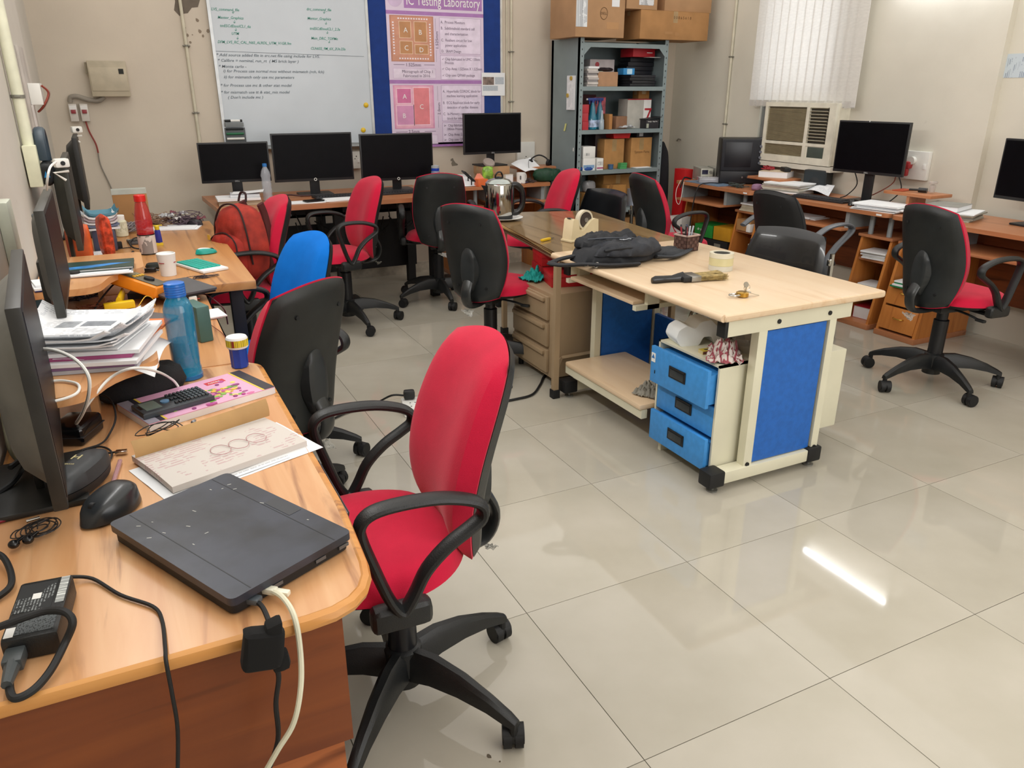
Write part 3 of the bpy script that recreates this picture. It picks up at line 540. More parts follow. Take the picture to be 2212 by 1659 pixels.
# back desk with the three monitors
d4 = thing('office_desk', 'long wooden desk with black frame under the three monitors', 'desk', (-.96, 2.93, 0))
part('tabletop', B().prism([(0, 0), (1.56, .05), (1.56, .80), (-.03, .80)], .72, .75), RWX, d4)
for x in (.10, .78, 1.48): part('leg', B().bx(x-.03, x+.03, .12, .18, 0, .72).bx(x-.03, x+.03, .66, .72, 0, .72).bx(x-.03, x+.03, .12, .72, .66, .72), DARK, d4)
part('modesty_panel', B().bx(.05, 1.55, .74, .76, .12, .50), mat('0e0e12', .6), d4); part('cable_tray', B().bx(.08, 1.52, .60, .74, .58, .60).bx(.08, 1.52, .60, .61, .58, .69), mat('0e0e12', .6), d4)
for k in range(16):
    x = -.85+k*.09+random.uniform(-.02, .02); z = .62
    cable('black cable hanging in the tangle under the back desk', [(x, 3.50, z), (x+random.uniform(-.05, .05), 3.49, z-.08-random.random()*.1), (x+random.uniform(-.1, .1), 3.5, z-.17), (x+random.uniform(-.1, .1), 3.52, .55)], .005, DARK, 'black cables under the back desk', k=4, n=5)
# wood computer desks with side towers
def tower(t, x0, x1, dep, yf, h, shelves, drawers=0, slant=.10, m=None):
    for x in (x0, x1-.018):
        part('side_panel', B().prism([(yf, .03), (dep, .03), (dep, h), (yf+slant, h)], x, x+.018, 'x'), m or RWV, t)
    part('tower_top', B().bx(x0-.01, x1+.01, yf+slant-.02, dep, h, h+.018, .003), RWX, t); part('tower_base', B().bx(x0-.005, x1+.005, yf-.01, dep, .0, .035, .003), RWX, t)
    for z in shelves:
        part('shelf', B().bx(x0+.018, x1-.018, yf+.01+slant*(z/h), dep, z, z+.016), RWX, t)
    for k in range(drawers):
        z0 = .05+k*.155; f = yf+slant*((z0+.07)/h)
        dr = part('drawer', B().box(((x0+x1)/2, f+.0, z0+.07), (x1-x0-.04, .018, .145), rot('X', -math.degrees(math.atan(slant/h)), ((x0+x1)/2, f, z0+.07)), .002), RWV, t)
        part('handle', B().tube(smooth([((x0+x1)/2-.035, f-.008, z0+.08), ((x0+x1)/2-.025, f-.026, z0+.08), ((x0+x1)/2+.025, f-.026, z0+.08), ((x0+x1)/2+.035, f-.008, z0+.08)]), .004, 6), mat('c9a24a', .25, .9), dr)
def comp_desk(label, loc, rz, w_, tower_x, tray=True, dep=.52, drawers=0, group='wooden computer desks', tray_x=None, z=.75):
    t = thing('computer_desk', label, 'desk', loc, rz, group)
    o = rounded([(0, 0), (w_, 0), (w_, dep), (0, dep)], [.04, .04, 0, 0])
    part('tabletop', B().prism(o, z-.024, z), RWX, t)
    tx0, tx1 = tower_x
    tower(t, tx0, tx1, dep-.01, .02, .57, (.30,) if drawers else (.22, .42), drawers)
    for x in (tx0+.05, tx1-.05): part('post', B().cyl((x, .14, .588), (x, .14, z-.024), .016, n=14), GREYM, t)
    other = 0.0 if tx0 > w_/2 else w_-.018
    part('end_panel', B().prism([(.06, 0), (dep-.01, 0), (dep-.01, z-.024), (.16, z-.024)], other, other+.018, 'x'), RWV, t)
    part('back_panel', B().bx(.02, w_-.02, dep-.03, dep-.015, .25, z-.03), DWD, t)
    a, c = (.03, tx0-.03) if tx0 > w_/2 else (tx1+.03, w_-.03)
    if tray:
        tr = part('keyboard_tray', B().bx(a+.02, c-.02, -.02, .33, .60, .616, .003), RWX, t)
        for x in (a+.02, c-.05): part('tray_rail', B().bx(x, x+.03, .04, .30, .616, .735), GREYM, tr)
    return t
comp_desk('wooden computer desk below the fourth monitor, left of the steel rack', (.88, 3.36, 0), 0, .80, (.0, .22))
deskA = comp_desk('right-wall computer desk carrying the black box instrument and power supplies', (2.70, 3.06, 0), -90, .90, (.66, .89))
deskB = comp_desk('right-wall computer desk with the monitor and keyboard, in the middle', (2.70, 2.12, 0), -90, 1.16, (.90, 1.14))
deskC = comp_desk('right-wall computer desk with two drawers, at the right edge of the photo', (2.69, .93, 0), -90, 1.30, (.02, .30), drawers=2)
part('side_panel', B().prism([(.02, .0), (.5, .0), (.5, .57), (.12, .57)], 1.05, 1.07, 'x'), RWV, deskC)
part('tag_sticker', B().bx(.83, .87, -.0012, 0, .733, .744), WHITE, deskA); part('tag_sticker', B().bx(1.08, 1.12, -.0012, 0, .733, .744), WHITE, deskB)
for lab, x, y, w_, d_, z in (('small raised wooden shelf behind the socket-side monitor, holding a clip', 3.02, 1.02, .20, .34, .86), ('small raised wooden shelf under the headset on the back computer desk', 1.66, 3.66, .34, .2, .86), ('small raised wooden shelf under the thick book at the right desks', 3.0, 2.24, .22, .34, .84)):
    t = thing('riser_shelf', lab, 'shelf', (x, y, 0)); part('shelf_board', B().bx(-w_/2, w_/2, -d_/2, d_/2, z-.02, z, .004), RW, t)
    part('upright', B().bx(-w_/2+.02, w_/2-.02, -.01, .01, .75, z-.02), RW, t)
# brown table
bt = thing('brown_table', 'long glossy dark brown table with a steel frame and kettle on it', 'table', (0, 0, 0))
BTP = [(.383, .958), (1.165, .958), (1.29, 2.135), (.86, 2.28), (.727, 2.25), (.53, 1.98)]
part('tabletop', B().prism(rounded(BTP, [.0, 0, .02, .06, .06, .06]), .685, .71), BROWN, bt)
part('edge_band', B().tube([(x, y, .6975) for x, y in rounded(BTP, [.0, 0, .02, .06, .06, .06])], .0125, 8, 1, None, True), mat('a8854f', .3), bt)
for x, y in ((.318, .862), (.56, 1.95), (1.13, 1.0), (1.22, 2.08)):
    lg = part('leg', B().bx(x-.014, x+.014, y-.014, y+.014, .03, .683), BEIGE, bt); part('foot_cap', B().bx(x-.02, x+.02, y-.02, y+.02, 0, .045, .003), DARK, lg)
part('stretcher', B().tube([(.56, 1.95, .26), (1.22, 2.08, .26)], .013, 4).tube([(1.13, 1.0, .26), (1.22, 2.08, .26)], .013, 4), BEIGE, bt)
part('frame_rail', B().tube([(.318, .862, .665), (.42, 1.0, .665), (.56, 1.95, .665)], .014, 4).tube([(.332, .87, .16), (.42, .98, .16), (1.13, 1.0, .16)], .012, 4), BEIGE, bt)
# beige drawer unit
bd = thing('drawer_unit', 'beige steel drawer unit under the brown table', 'drawer unit', (.37, .99, 0))
part('carcass', B().bx(.0, .42, 0, .44, .05, .50, .004), BEIGE, bd)
for k in range(3):
    z = .075+k*.142; dr = part('drawer', B().bx(-.018, .0, .03, .42, z, z+.125, .006), BEIGE, bd); part('pull_lip', B().bx(-.034, -.014, .05, .40, z+.098, z+.118, .004), BEIGE, dr)
for x in (.03, .39):
    for y in (.03, .41): part('foot', B().cyl((x, y, 0), (x, y, .05), .015, n=10), DARK, bd)
# white and blue desk
wd = thing('workbench_desk', 'cream steel desk with beech top and blue panels in the middle of the room', 'desk', (.335, -.30, 0))
part('tabletop', B().bx(0, .81, 0, 1.245, .70, .728, .011, 3), BEECH, wd)
part('edge_band', B().cyl((.0, .01, .714), (.0, 1.235, .714), .014), BEECH, wd)
for k, y in enumerate((.045, 1.15)):
    for x in (.19, .55): ef = part('leg', B().bx(x, x+.035, y-.019, y+.019, .08, .64), CRM, wd)
    ef = wd
    part('top_rail', B().bx(.035, .66, y-.02, y+.02, .635, .70, .003), CRM, ef); part('foot_rail', B().bx(.09, .56, y-.03, y+.03, .035, .085, .004), CRM, ef)
    part('blue_panel', B().bx(.235, .54, y-.012, y+.012, .09, .63), BLUEP, ef); part('rail_cap', B().bx(.022, .038, y-.022, y+.022, .633, .702, .003), DARK, ef)
    for x in (.06, .57): part('foot_cap', B().bx(x-.045, x+.03, y-.035, y+.035, .028, .092, .008), DARK, ef); part('leveller', B().cyl((x, y, 0), (x, y, .006), .022, n=16).cyl((x, y, .004), (x, y, .03), .007), mat('8a8a84', .4, .5), ef)
    if k == 0:
        for x, z in ((.28, .665), (.54, .665), (.208, .09), (.567, .09)): part('bolt', B().cyl((x, y-.024, z), (x, y-.019, z), .009, n=12), DARK, ef)
part('bracket_plate', B().bx(.215, .235, .03, .06, .08, .64), CRM, wd)
part('lower_shelf', B().bx(.02, .38, .49, 1.13, .175, .20, .01), BEECH, wd); part('shelf_rail', B().bx(.03, .06, .49, 1.14, .135, .175).bx(.34, .37, .06, 1.14, .135, .175), CRM, wd)
part('rear_panel', B().bx(.555, .575, .06, 1.13, .10, .38), BLUEP, wd)
kt = part('keyboard_tray', B().bx(.03, .36, .60, 1.12, .615, .632, .006), BEECH, wd)
for y in (.575, 1.13): part('tray_rail', B().bx(.02, .40, y-.012, y+.012, .60, .62).bx(.08, .14, y-.012, y+.012, .60, .70), CRM, kt)
part('rear_box', B().bx(.60, .80, .13, .50, .10, .45, .004), CRM, wd)
du = thing('drawer_unit', 'white drawer unit with three blue drawers under the cream desk', 'drawer unit', (.41, -.215, -.104)); du.scale = (1, .94, 1.098)
part('carcass', B().bx(0, .40, 0, .40, .14, .148).bx(0, .40, 0, .40, .542, .55).bx(0, .40, 0, .01, .14, .55).bx(0, .40, .39, .40, .14, .55).bx(.39, .40, 0, .40, .14, .55), CRM, du)
part('hanging_rail', B().bx(.02, .38, .02, .04, .085, .14).bx(.02, .38, .36, .38, .085, .14), CRM, du)
for k, (z0, z1, f) in enumerate(((.155, .275, -.028), (.28, .392, .0), (.395, .535, -.045))):
    dr = part('drawer', B().bx(f, f+.016, .012, .388, z0, z1, .002).bx(f+.016, .36, .02, .38, z0+.01, z1-.02), BLUEL, du)
    hz = (z0+z1)/2+.005
    part('handle', B().bx(f-.004, f-.0005, .145, .255, hz-.022, hz+.022, .002).bx(f-.007, f-.003, .15, .25, hz+.015, hz+.022), DARK, dr); part('handle_recess', B().bx(f-.0055, f-.004, .155, .245, hz-.016, hz+.012, .002), mat('3c4246', .25, .5), dr)
stk_ = part('sticker', B().bx(-.047, -.0455, .355, .382, .475, .51), WHITE, du)
part('sticker_logo', B().prism([(.358, .49), (.379, .49), (.3685, .506)], -.0482, -.0472, 'x'), mat('2a6fb0', .4), stk_)
part('keyhole', B().bx(-.047, -.0455, .352, .356, .432, .445), DARK, du)
# steel rack
rk = thing('steel_rack', 'grey slotted steel rack full of boxes in the back right corner', 'rack', (1.90, 3.34, 0))
RWD, RD, RH = .85, .46, 1.845
part('side_panel', B().bx(0, .003, 0, RD, .02, RH), GREYS, rk); part('side_panel', B().bx(RWD-.003, RWD, 0, RD, .02, RH), GREYS, rk); part('rear_panel', B().bx(0, RWD, RD-.003, RD, .02, RH), GREYS, rk)
for x in (0, RWD-.035):
    for y in (0, RD): 
        pp = part('post', B().bx(x, x+.035, y-.002, y+.001, 0, RH).bx(x if x == 0 else RWD-.003, (x if x == 0 else RWD-.003)+.003, (0 if y == 0 else RD-.035), (.035 if y == 0 else RD), 0, RH), GREYS, rk)
    hb = B()
    for k in range(36): hb.box((x+.0175, -.0025, .06+k*.05), (.006, .001, .012))
    part('slot_holes', hb, DARK, rk)['kind'] = 'stuff'
SHZ = [.14, .50, .832, 1.155, 1.488, 1.81]
for z in SHZ: part('shelf', B().bx(.003, RWD-.003, 0, RD-.003, z-.004, z).bx(.003, RWD-.003, -.003, 0, z-.032, z), GREYS, rk)
for s in (0, 1):
    x = .035 if s == 0 else RWD-.035; d = 1 if s == 0 else -1; part('gusset', B().prism([(x, 1.78), (x+d*.06, 1.78), (x, 1.72)], -.004, -.001, 'y'), GREYS, rk)
# ================================================================ things on the left desks
TZ = .7505
def xy(u, v, z=TZ):
    p = P(u, v, z=z); return (p.x, p.y, z)
def carton(name, label, cat, loc, rz, w, d, h, m=None, group=None, tape=True, bev=.002):
    t = thing(name, label, cat, loc, rz, group)
    part('body', B().bx(-w/2, w/2, -d/2, d/2, 0, h, bev), m or CARD, t)
    if tape:
        part('tape', B().bx(-w/2-.0006, w/2+.0006, -.02, .02, h-.03, h+.0006).bx(-.022, .022, -d/2-.0006, -d/2, h*.6, h+.0004), mat('a5895f', .3), t)
        part('flap', B().bx(-w/2, w/2, -d/2, -.0015, h, h+.0025).bx(-w/2, w/2, .0015, d/2, h, h+.0025), m or CARD, t)
    return t
def papers(label, loc, rz, w, d, h, n=5, m=None, top=None, group=None, jit=.01, curl=0, name='paper_stack', mats=None):
    t = thing(name, label, 'papers', loc, rz, group); z = 0
    for k in range(n):
        hh = h/n; dx, dy, r = random.uniform(-jit, jit), random.uniform(-jit, jit), random.uniform(-3, 3)*jit*60
        mm = (mats[k % len(mats)] if mats else (m or PAPER)) if k < n-1 else (top or m or PAPER)
        Mx = Matrix.Translation((dx, dy, z)) @ Matrix.Rotation(math.radians(r), 4, 'Z')
        def f(a, b, z=z, hh=hh, Mx=Mx, k=k):
            e = curl*(k/n)*(max(0, abs(2*a-1)-.55)**2*1.6+max(0, abs(2*b-1)-.6)**2*1.2)
            return Mx @ Vector(((a-.5)*w, (b-.5)*d, hh*.97+e))
        part('sheaf', B().sheet(f, 8, 8, hh*.94), mm, t); z += hh
    return t
def book(name, label, loc, rz, w, d, h, cover, page=None, group=None, tilt=None, cat='book'):
    t = thing(name, label, cat, loc, rz, group)
    if tilt: t.rotation_euler = (math.radians(tilt[0]), math.radians(tilt[1]), math.radians(rz))
    part('pages', B().bx(-w/2+.002, w/2-.003, -d/2+.003, d/2-.003, .0015, h-.0015), page or PAPER, t)
    part('cover', B().bx(-w/2, w/2, -d/2, d/2, 0, .0015).bx(-w/2, w/2, -d/2, d/2, h-.0015, h).bx(-w/2, -w/2+.002, -d/2, d/2, 0, h), cover, t)
    return t
TX1 = printed('eceef1', 'a4a8b0', 60, 14, 0, .55); TXR = printed('c9c2bb', 'a0646a', 40, 14, 0, .5)
# closed black laptop, corners taken on the desk top
def laptop(label, pts, z, th, m, tapered=True, name='laptop'):
    A, Bb, C, D = [P(u, v, z=z+th) for u, v in pts]       # near-left, near-right, far-right, far-left
    o = (A+Bb+C+D)/4; ux = ((Bb-A)+(C-D)).normalized(); w = ((Bb-A).length+(C-D).length)/2; d = ((D-A).length+(C-Bb).length)/2
    t = thing(name, label, 'laptop', (o.x, o.y, z), math.degrees(math.atan2(ux.y, ux.x)))
    o2 = rounded([(-w/2, -d/2), (w/2, -d/2), (w/2, d/2), (-w/2, d/2)], .013)
    part('base', B().prism([(x*.965, y*.965) for x, y in o2], .003, th*.6), BLKG if m is None else DARK, t)
    part('lid', B().prism(o2, th*.62, th), m or BLK, t)
    for x in (-w/2+.04, w/2-.04):
        for y in (-d/2+.03, d/2-.03): part('rubber_foot', B().cyl((x, y, 0), (x, y, .004), .008), DARK, t)
    return t, w, d
lp, lw, ld = laptop('closed black laptop with scuffed lid at the front of the nearest desk', ((228, 1130), (500, 1295), (760, 1150), (495, 1020)), TZ, .034, mat('272b36', .38, var=.5, scale=11, bump=.2, bscale=40))
part('lid_hinge_line', B().bx(-lw/2+.004, lw/2-.004, ld/2-.035, ld/2-.0335, .0335, .0343), mat('1c1e22', .5), lp)
part('lid_hinge_line', B().bx(-lw/2+.004, lw/2-.004, -ld/2+.035, -ld/2+.0365, .0335, .0343), mat('1c1e22', .5), lp)
for k in range(14): 
    x, y = random.uniform(-.15, .15), random.uniform(-.1, .1); part('scuff_mark', B().box((x, y, .0342), (random.uniform(.003, .009), .0015, .0004), rot('Z', random.uniform(0, 90), (x, y, 0))), mat('b9b9b4', .7), lp)
for k, x in enumerate((-.02, .05, .09)): part('port', B().bx(lw/2-.006, lw/2-.0035, -.02+x*1.2, .0+x*1.2, .010, .016), mat('6a6f75', .3, .6), lp)
part('lid_sticker', B().bx(-.02, .05, ld/2-.030, ld/2-.005, .034, .0345), mat('34363b', .5), lp)
# white network cable and black cables
def uv(L): return [tuple(P(u, v, z=z)) for u, v, z in L]
E1 = P(575, 1272, z=.765)
c = cable('white network cable plugged into the black laptop and hanging over the desk edge', [P(583, 1275, z=.766), P(610, 1290, z=.768), P(635, 1330, z=.762), P(648, 1400, y=-1.345), P(650, 1480, y=-1.36), P(635, 1560, y=-1.37), P(600, 1620, y=-1.37), P(560, 1690, y=-1.36)], .0042, mat('d8d5bd', .5), n=8)
part('connector', B().box((0, 0, 0), (.022, .012, .010), rot('Z', -40), .002).box((.016, -.014, 0), (.022, .010, .008), rot('Z', -40, (.016, -.014, 0)), .002), mat('dedbc8', .4), c)
c = cable('black display cable from the laptop carrying a black adapter lump over the desk edge', [P(545, 1295, z=.763), P(566, 1310, z=.762), P(582, 1345, z=.762), P(590, 1372, y=-1.338), P(588, 1420, y=-1.35), P(602, 1460, y=-1.35), P(596, 1520, y=-1.35), P(600, 1600, y=-1.35), P(570, 1690, y=-1.35)], .0038, DARK, n=8)
q = P(568, 1400, y=-1.352)-c.location
part('connector', B().box((0, 0, 0), (.026, .016, .010), rot('Z', -40), .003), mat('4b5258', .4), c)
rb = B().box((q.x, q.y, q.z), (.056, .030, .062), rot('Y', 12, q), .012, 3).box((q.x+.020, q.y, q.z-.028), (.025, .024, .03), None, .009).box((q.x+.018, q.y, q.z+.03), (.022, .024, .02), None, .006)
for v in rb.m.verts: v.co += Vector((nz(v.co.x*60, v.co.z*60, 1), 0, nz(v.co.x*60, v.co.z*60, 7)))*.004
part('adapter_lump', rb, mat('060607', .95), c)
# power adapter brick
A = P(83, 1311, z=.785); q1, q2 = P(63, 1374, z=.785), P(103, 1248, z=.785); AR = math.degrees(math.atan2(q2.y-q1.y, q2.x-q1.x)); AS = (q2-q1).length/.15; t = thing('power_adapter', 'black laptop power adapter with white rating label on the nearest desk', 'power adapter', (A.x, A.y, TZ), AR); t.scale = (AS, AS, .95)
part('case', B().bx(-.075, .075, -.037, .037, 0, .038, .006), BLK, t)
part('barcode_label', B().bx(.0, .07, -.034, -.022, .0382, .0386), printed('dfe3e0', '50555a', 5, 30, 0, .9), t)
part('rating_print', B().bx(-.01, .065, -.018, .033, .0382, .0385), printed('232527', '9da3a4', 70, 30, 0, .5), t); part('rating_print', B().bx(-.066, -.022, -.03, .02, .0382, .0385), printed('2c3032', '8a9296', 120, 60, PI/2, .7), t)
part('rating_label', B().bx(-.068, -.045, .021, .033, .0382, .0386), WHITE, t); part('rating_label', B().bx(.02, .035, -.0, .012, .0386, .0389), WHITE, t)
part('plug', B().box((-.092, .018, .018), (.034, .026, .020), None, .004).tube([(-.105, .018, .018), (-.125, .018, .018), (-.145, .018, .017)], [.011, .009, .007], 10), mat('3a4042', .45), t)
cable('thick black power cord looping over the adapter on the nearest desk', [P(30, 1440, z=.768), P(20, 1475, z=.762), P(30, 1508, z=.757), P(70, 1492, z=.758), P(108, 1450, z=.762), P(140, 1390, z=.775), P(157, 1345, z=.80), P(140, 1322, z=.81), P(100, 1320, z=.808), P(50, 1335, z=.806), P(-30, 1365, z=.80)], .0052, DARK, n=10)
cable('thin black output lead from the adapter, running over the desk edge', [P(150, 1246, z=.762), P(200, 1250, z=.756), P(260, 1285, z=.755), P(330, 1310, z=.755), P(350, 1340, z=.755), P(357, 1400, z=.757), P(359, 1430, y=-1.336), P(372, 1500, y=-1.338), P(384, 1580, y=-1.338), P(383, 1700, y=-1.338)], .0028, DARK, n=8)
cable('thick black cord at the left edge of the photo on the nearest desk', [P(-20, 1190, z=.77), P(8, 1205, z=.77), P(24, 1240, z=.765), P(20, 1270, z=.76), P(-20, 1300, z=.757)], .005, DARK, n=10)
p0, p1 = P(658, 985, z=.735), P(728, 1110, z=.735)
book('thin_folder', 'thin dark folder with white pages leaning along the right edge of the nearest desk', ((p0.x+p1.x)/2+.022, (p0.y+p1.y)/2, .70), math.degrees(math.atan2(p1.y-p0.y, p1.x-p0.x)), .24, .05, .010, mat('3a3236', .5), PAPER if False else mat('8d8a88', .4), tilt=(80, 0), cat='folder')
# tangled earphones
c0 = Vector(xy(55, 1150, .757)); pts = []
for k in range(60):
    a = k*.83; r = .018+.022*abs(nz(k*.31, 2)); pts.append((r*math.cos(a)+.012*nz(k*.2, 5)+.03*math.sin(k*.05), r*1.1*math.sin(a)+.02*nz(k*.17, 9), .002+.008*abs(nz(k*.4, 1))))
t = solo('earphones', B().tube(smooth(pts, 3), .0011, 5), mat('2a2523', .5), 'tangled black earphones beside the monitor stand on the nearest desk', 'earphones', c0)
for dx, dy in ((-.012, -.045), (.008, -.04)): part('earbud', B().sph((dx, dy, .006), .009, 1, 1, .8, 12, 8).cyl((dx, dy, .006), (dx+.012, dy+.02, .006), .003), BLKG, t)
part('plug', B().cyl((.0, .03, .005), (.02, .035, .005), .003), STEEL, t)
t = solo('red_pen', B().cyl((0, 0, .004), (.11, .03, .004), .0035), mat('8c1c34', .3), 'slim dark red pen at the left edge beside the monitor base', 'pen', Vector(xy(-30, 1140, .7505)))
# mouse
def mouse(label, loc, rz, m, L=.105, W=.062, H=.036, top=None, group=None):
    t = thing('computer_mouse', label, 'mouse', loc, rz, group)
    part('shell', B().pad(lambda a, b, e: Vector((a*W/2*(1-.12*b*b), b*L/2, .004+H*e*(1-.25*b-.2*b*b))), lambda a, b, e: Vector((a*W/2*(1-.12*b*b), b*L/2, .004-.004*e)), 14, 16, .5), m, t)
    part('scroll_wheel', B().cyl((-.004, L*.28, H*.75), (.004, L*.28, H*.75), .008, n=12), DARK, t)
    if top: part('button', B().pad(lambda a, b, e: Vector((a*W/2*.8, -.005+b*L*.40, .006+H*1.02*(1-.25*b*.8-.2*b*b)*(1-.25*a*a)*e)), lambda a, b, e: Vector((a*W/2*.8, b*L*.40, .006)), 10, 12, .5), top, t)
    return t
mouse('black computer mouse beside the closed black laptop', xy(242, 1108), 135, mat('24272a', .28), .125, .075, .042)
# spectacle case, pen, black power box
A = xy(182, 1055); t = thing('spectacle_case', 'black hard spectacle case with gold emblem beside the near monitor', 'case', A, 62)
part('case_lid', B().pad(lambda a, b, e: Vector((a*.085, b*.036, .028+.03*e)), lambda a, b, e: Vector((a*.085, b*.036, .028)), 16, 12, .5), mat('26292c', .5), t); part('case_bottom', B().pad(lambda a, b, e: Vector((a*.084, b*.035, .026)), lambda a, b, e: Vector((a*.084, b*.035, .026-.026*e)), 16, 12, .5), mat('1d1f22', .6), t)
text('H', .026, mat('c9bd8a', .4), t, (.008, .012, .0585), (0, 0, -PI/2), 'emblem', 'CENTER'); text('SUPERIOR', .007, mat('b9ad80', .4), t, (-.014, .016, .058), (0, 0, -PI/2), 'emblem', 'CENTER')
t = solo('glass_case_cloth', B().sheet(lambda u, v: Vector((u*.07, v*.07, .001+.0008*nz(u*5, v*5))), 6, 6), mat('3a3d40', .8), 'dark grey cloth lying behind the spectacle case', 'cloth', xy(150, 1010), 20)
t = solo('pen', B().cyl((0, 0, .005), (.018, .13, .005), .0045, n=10), clear('b98f96', .1, .6), 'transparent pen lying beside the spectacle case', 'pen', xy(240, 1065)); part('cap', B().cyl((0, 0, .005), (-.004, -.025, .005), .005, n=10), clear('caa5aa', .1, .7), t)
A = xy(170, 945); t = thing('power_box', 'glossy black plastic power box with a white cable plugged into it', 'power box', A, 65)
part('case', B().bx(-.05, .045, -.038, .038, 0, .045, .012, 3), mat('0c0c0e', .15), t); part('seam', B().bx(-.051, .046, -.039, .039, .02, .022), mat('2a2a2d', .4), t)
cable('white cable looping from the paper pile to the black power box', [P(165, 915, z=.80), P(180, 890, z=.86), P(192, 850, z=.92), P(190, 810, z=.96), P(160, 775, z=.985), P(110, 755, z=.99), P(60, 758, z=.98), P(0, 775, z=.95)], .0035, WPL, n=8)
cable('white charging cable running under the papers towards the calculator', [P(165, 912, z=.80), P(200, 860, z=.85), P(240, 815, z=.88), P(290, 795, z=.90), P(340, 803, z=.86), P(372, 820, z=.80), P(385, 835, z=.775)], .003, WPL, n=8)
cable('white cable with a plug lying on the riser shelf by the near monitor', [P(85, 828, z=.88), P(130, 822, z=.88), P(168, 830, z=.88), P(165, 850, z=.88), P(120, 866, z=.88), P(60, 872, z=.885)], .003, WPL, n=8)
cable('thin black cable arcing beside the glossy power box', [P(150, 870, z=.76), P(190, 850, z=.80), P(235, 860, z=.80), P(250, 900, z=.78), P(235, 940, z=.76), P(215, 960, z=.755), P(170, 975, z=.755), P(140, 1000, z=.755)], .0022, DARK)
c = cable('black USB lead coiled in front of the open notebook', [P(130, 1005, z=.755), P(170, 975, z=.755), P(215, 965, z=.755), P(240, 975, z=.755), P(235, 995, z=.755), P(200, 1000, z=.755), P(190, 985, z=.755), P(240, 978, z=.756), P(255, 975, z=.757)], .0022, DARK)
q = P(262, 976, z=.757)-c.location; part('usb_plug', B().box(q, (.022, .012, .007), rot('Z', -15, q), .001), STEEL, c)
# pink flowered notebook with calculator
A = P(430, 868, z=TZ); nbk = thing('notebook', 'pink notebook with flower print under the calculator', 'notebook', (A.x, A.y, TZ), 21)
w_, d_ = .315, .175
part('pages', B().bx(-w_/2, w_/2, -d_/2, d_/2, 0, .016), PAPER, nbk); part('cover', B().bx(-w_/2, w_/2, -d_/2, d_/2, .016, .018), mat('dda7c6', .35, var=.04), nbk)
part('spine_strip', B().bx(w_/2-.028, w_/2, -d_/2, d_/2, .018, .0186), mat('2d2a33', .4), nbk); part('spine_strip', B().bx(-w_/2, -w_/2+.026, -d_/2, d_/2, .018, .0186), mat('8d8a96', .5), nbk)
part('yellow_strip', B().bx(w_/2-.033, w_/2-.028, -d_/2, d_/2, .018, .0185).bx(-w_/2+.038, -w_/2+.043, -d_/2, d_/2, .018, .0185), mat('e0c24a', .4), nbk); part('spine_strip', B().bx(-w_/2+.026, -w_/2+.038, -d_/2, d_/2, .018, .0186), mat('2d2a33', .4), nbk)
for k in range(110):
    x, y = random.gauss(.03, .06), random.gauss(-.03, .028)
    if abs(x) < .115 and -.085 < y < .06:
        r = random.uniform(.004, .010); h = random.choice(['b0468c', '8f3f7a', 'd9b54a', '7fae4a', 'e6d06a', 'c96a9a', '6f9a4a'])
        part('petal', B().prism([(x+r*math.cos(a+k)*(1.5 if k % 2 else .8), y+r*math.sin(a+k)*.8) for a in (0, 1.05, 2.1, 3.14, 4.2, 5.2)], .018, .0184+.00002*k), mat(h, .4), nbk)
part('badge', B().bx(.045, .095, .042, .062, .018, .0186, .0), mat('c8313a', .4), nbk); text('notes', .014, WHITE, nbk, (.051, .047, .0188))
book('notebook', 'grey striped notebook directly below the pink flowered notebook', (A.x-.02, A.y+.015, TZ), 21, .0001, .0001, .0001, PAPER) if False else None
A = P(372, 862, z=.785); t = thing('calculator', 'black scientific calculator lying on the pink notebook', 'calculator', (A.x, A.y, TZ+.019), 20)
part('case', B().bx(-.082, .082, -.038, .038, 0, .014, .005), mat('33383c', .35), t); part('cover', B().bx(-.084, .084, -.040, -.036, 0, .012, .002), mat('3d444a', .3), t); part('display', B().bx(-.070, -.034, -.026, .026, .014, .0148), mat('5f6e68', .15), t)
part('solar_panel', B().bx(-.078, -.072, -.012, .012, .014, .0146), BLKG, t); part('cursor_pad', B().lathe([(.010, .014), (.010, .017)], 16, (-.018, .0, 0)), mat('5a7fa0', .4), t)
for i in range(9):
    for j in range(5):
        if i > 3 or j % 2 == 0 or i > 1: part('key', B().box((-.002+i*.0092, -.027+j*.0135, .0165), (.0066, .0095, .005), None, .001), mat('1f2326', .4) if i < 4 else mat('3c4347', .4), t)
# open notebook (sketches), loose sheets
A = P(470, 985, z=TZ); t = thing('open_notebook', 'open notebook with reddish sketches bleeding through a curled page', 'notebook', (A.x, A.y, TZ), 20)
part('loose_sheet', B().sheet(lambda u, v: Vector((-.155+.33*u, -.125+.19*v, .001+.0015*nz(u*3, v*3))), 8, 6, .0006), PAPER, t)
part('pages', B().sheet(lambda u, v: Vector((-.135+.29*u, -.095+.19*v, .016+.004*math.sin(v*3)-.003*u)), 10, 8, .013), printed('cbc4bd', 'b89094', 30, 8, PI, .45), t)
part('lifted_page', B().sheet(lambda u, v: Vector((-.135+.30*u, .075+.02*v*v-.012*v, .018+.035*v*(1-.15*u)+.010*u*u*v)), 10, 8, .0008), mat('b48f5c', .7), t)
for k in range(3):
    part('sketch_line', B().tube(smooth([(-.0+.04*k+.02*math.cos(a), -.02+.025*math.sin(a), .0212) for a in (0, 1, 2, 3, 4, 5, 6)], 3), .0006, 4), mat('a66a70', .6), t)
part('printed_lines', B().bx(-.02, .10, -.118, -.106, .0018, .0024), printed('e8eaec', '888c94', 5, 30, 0, .9), t)
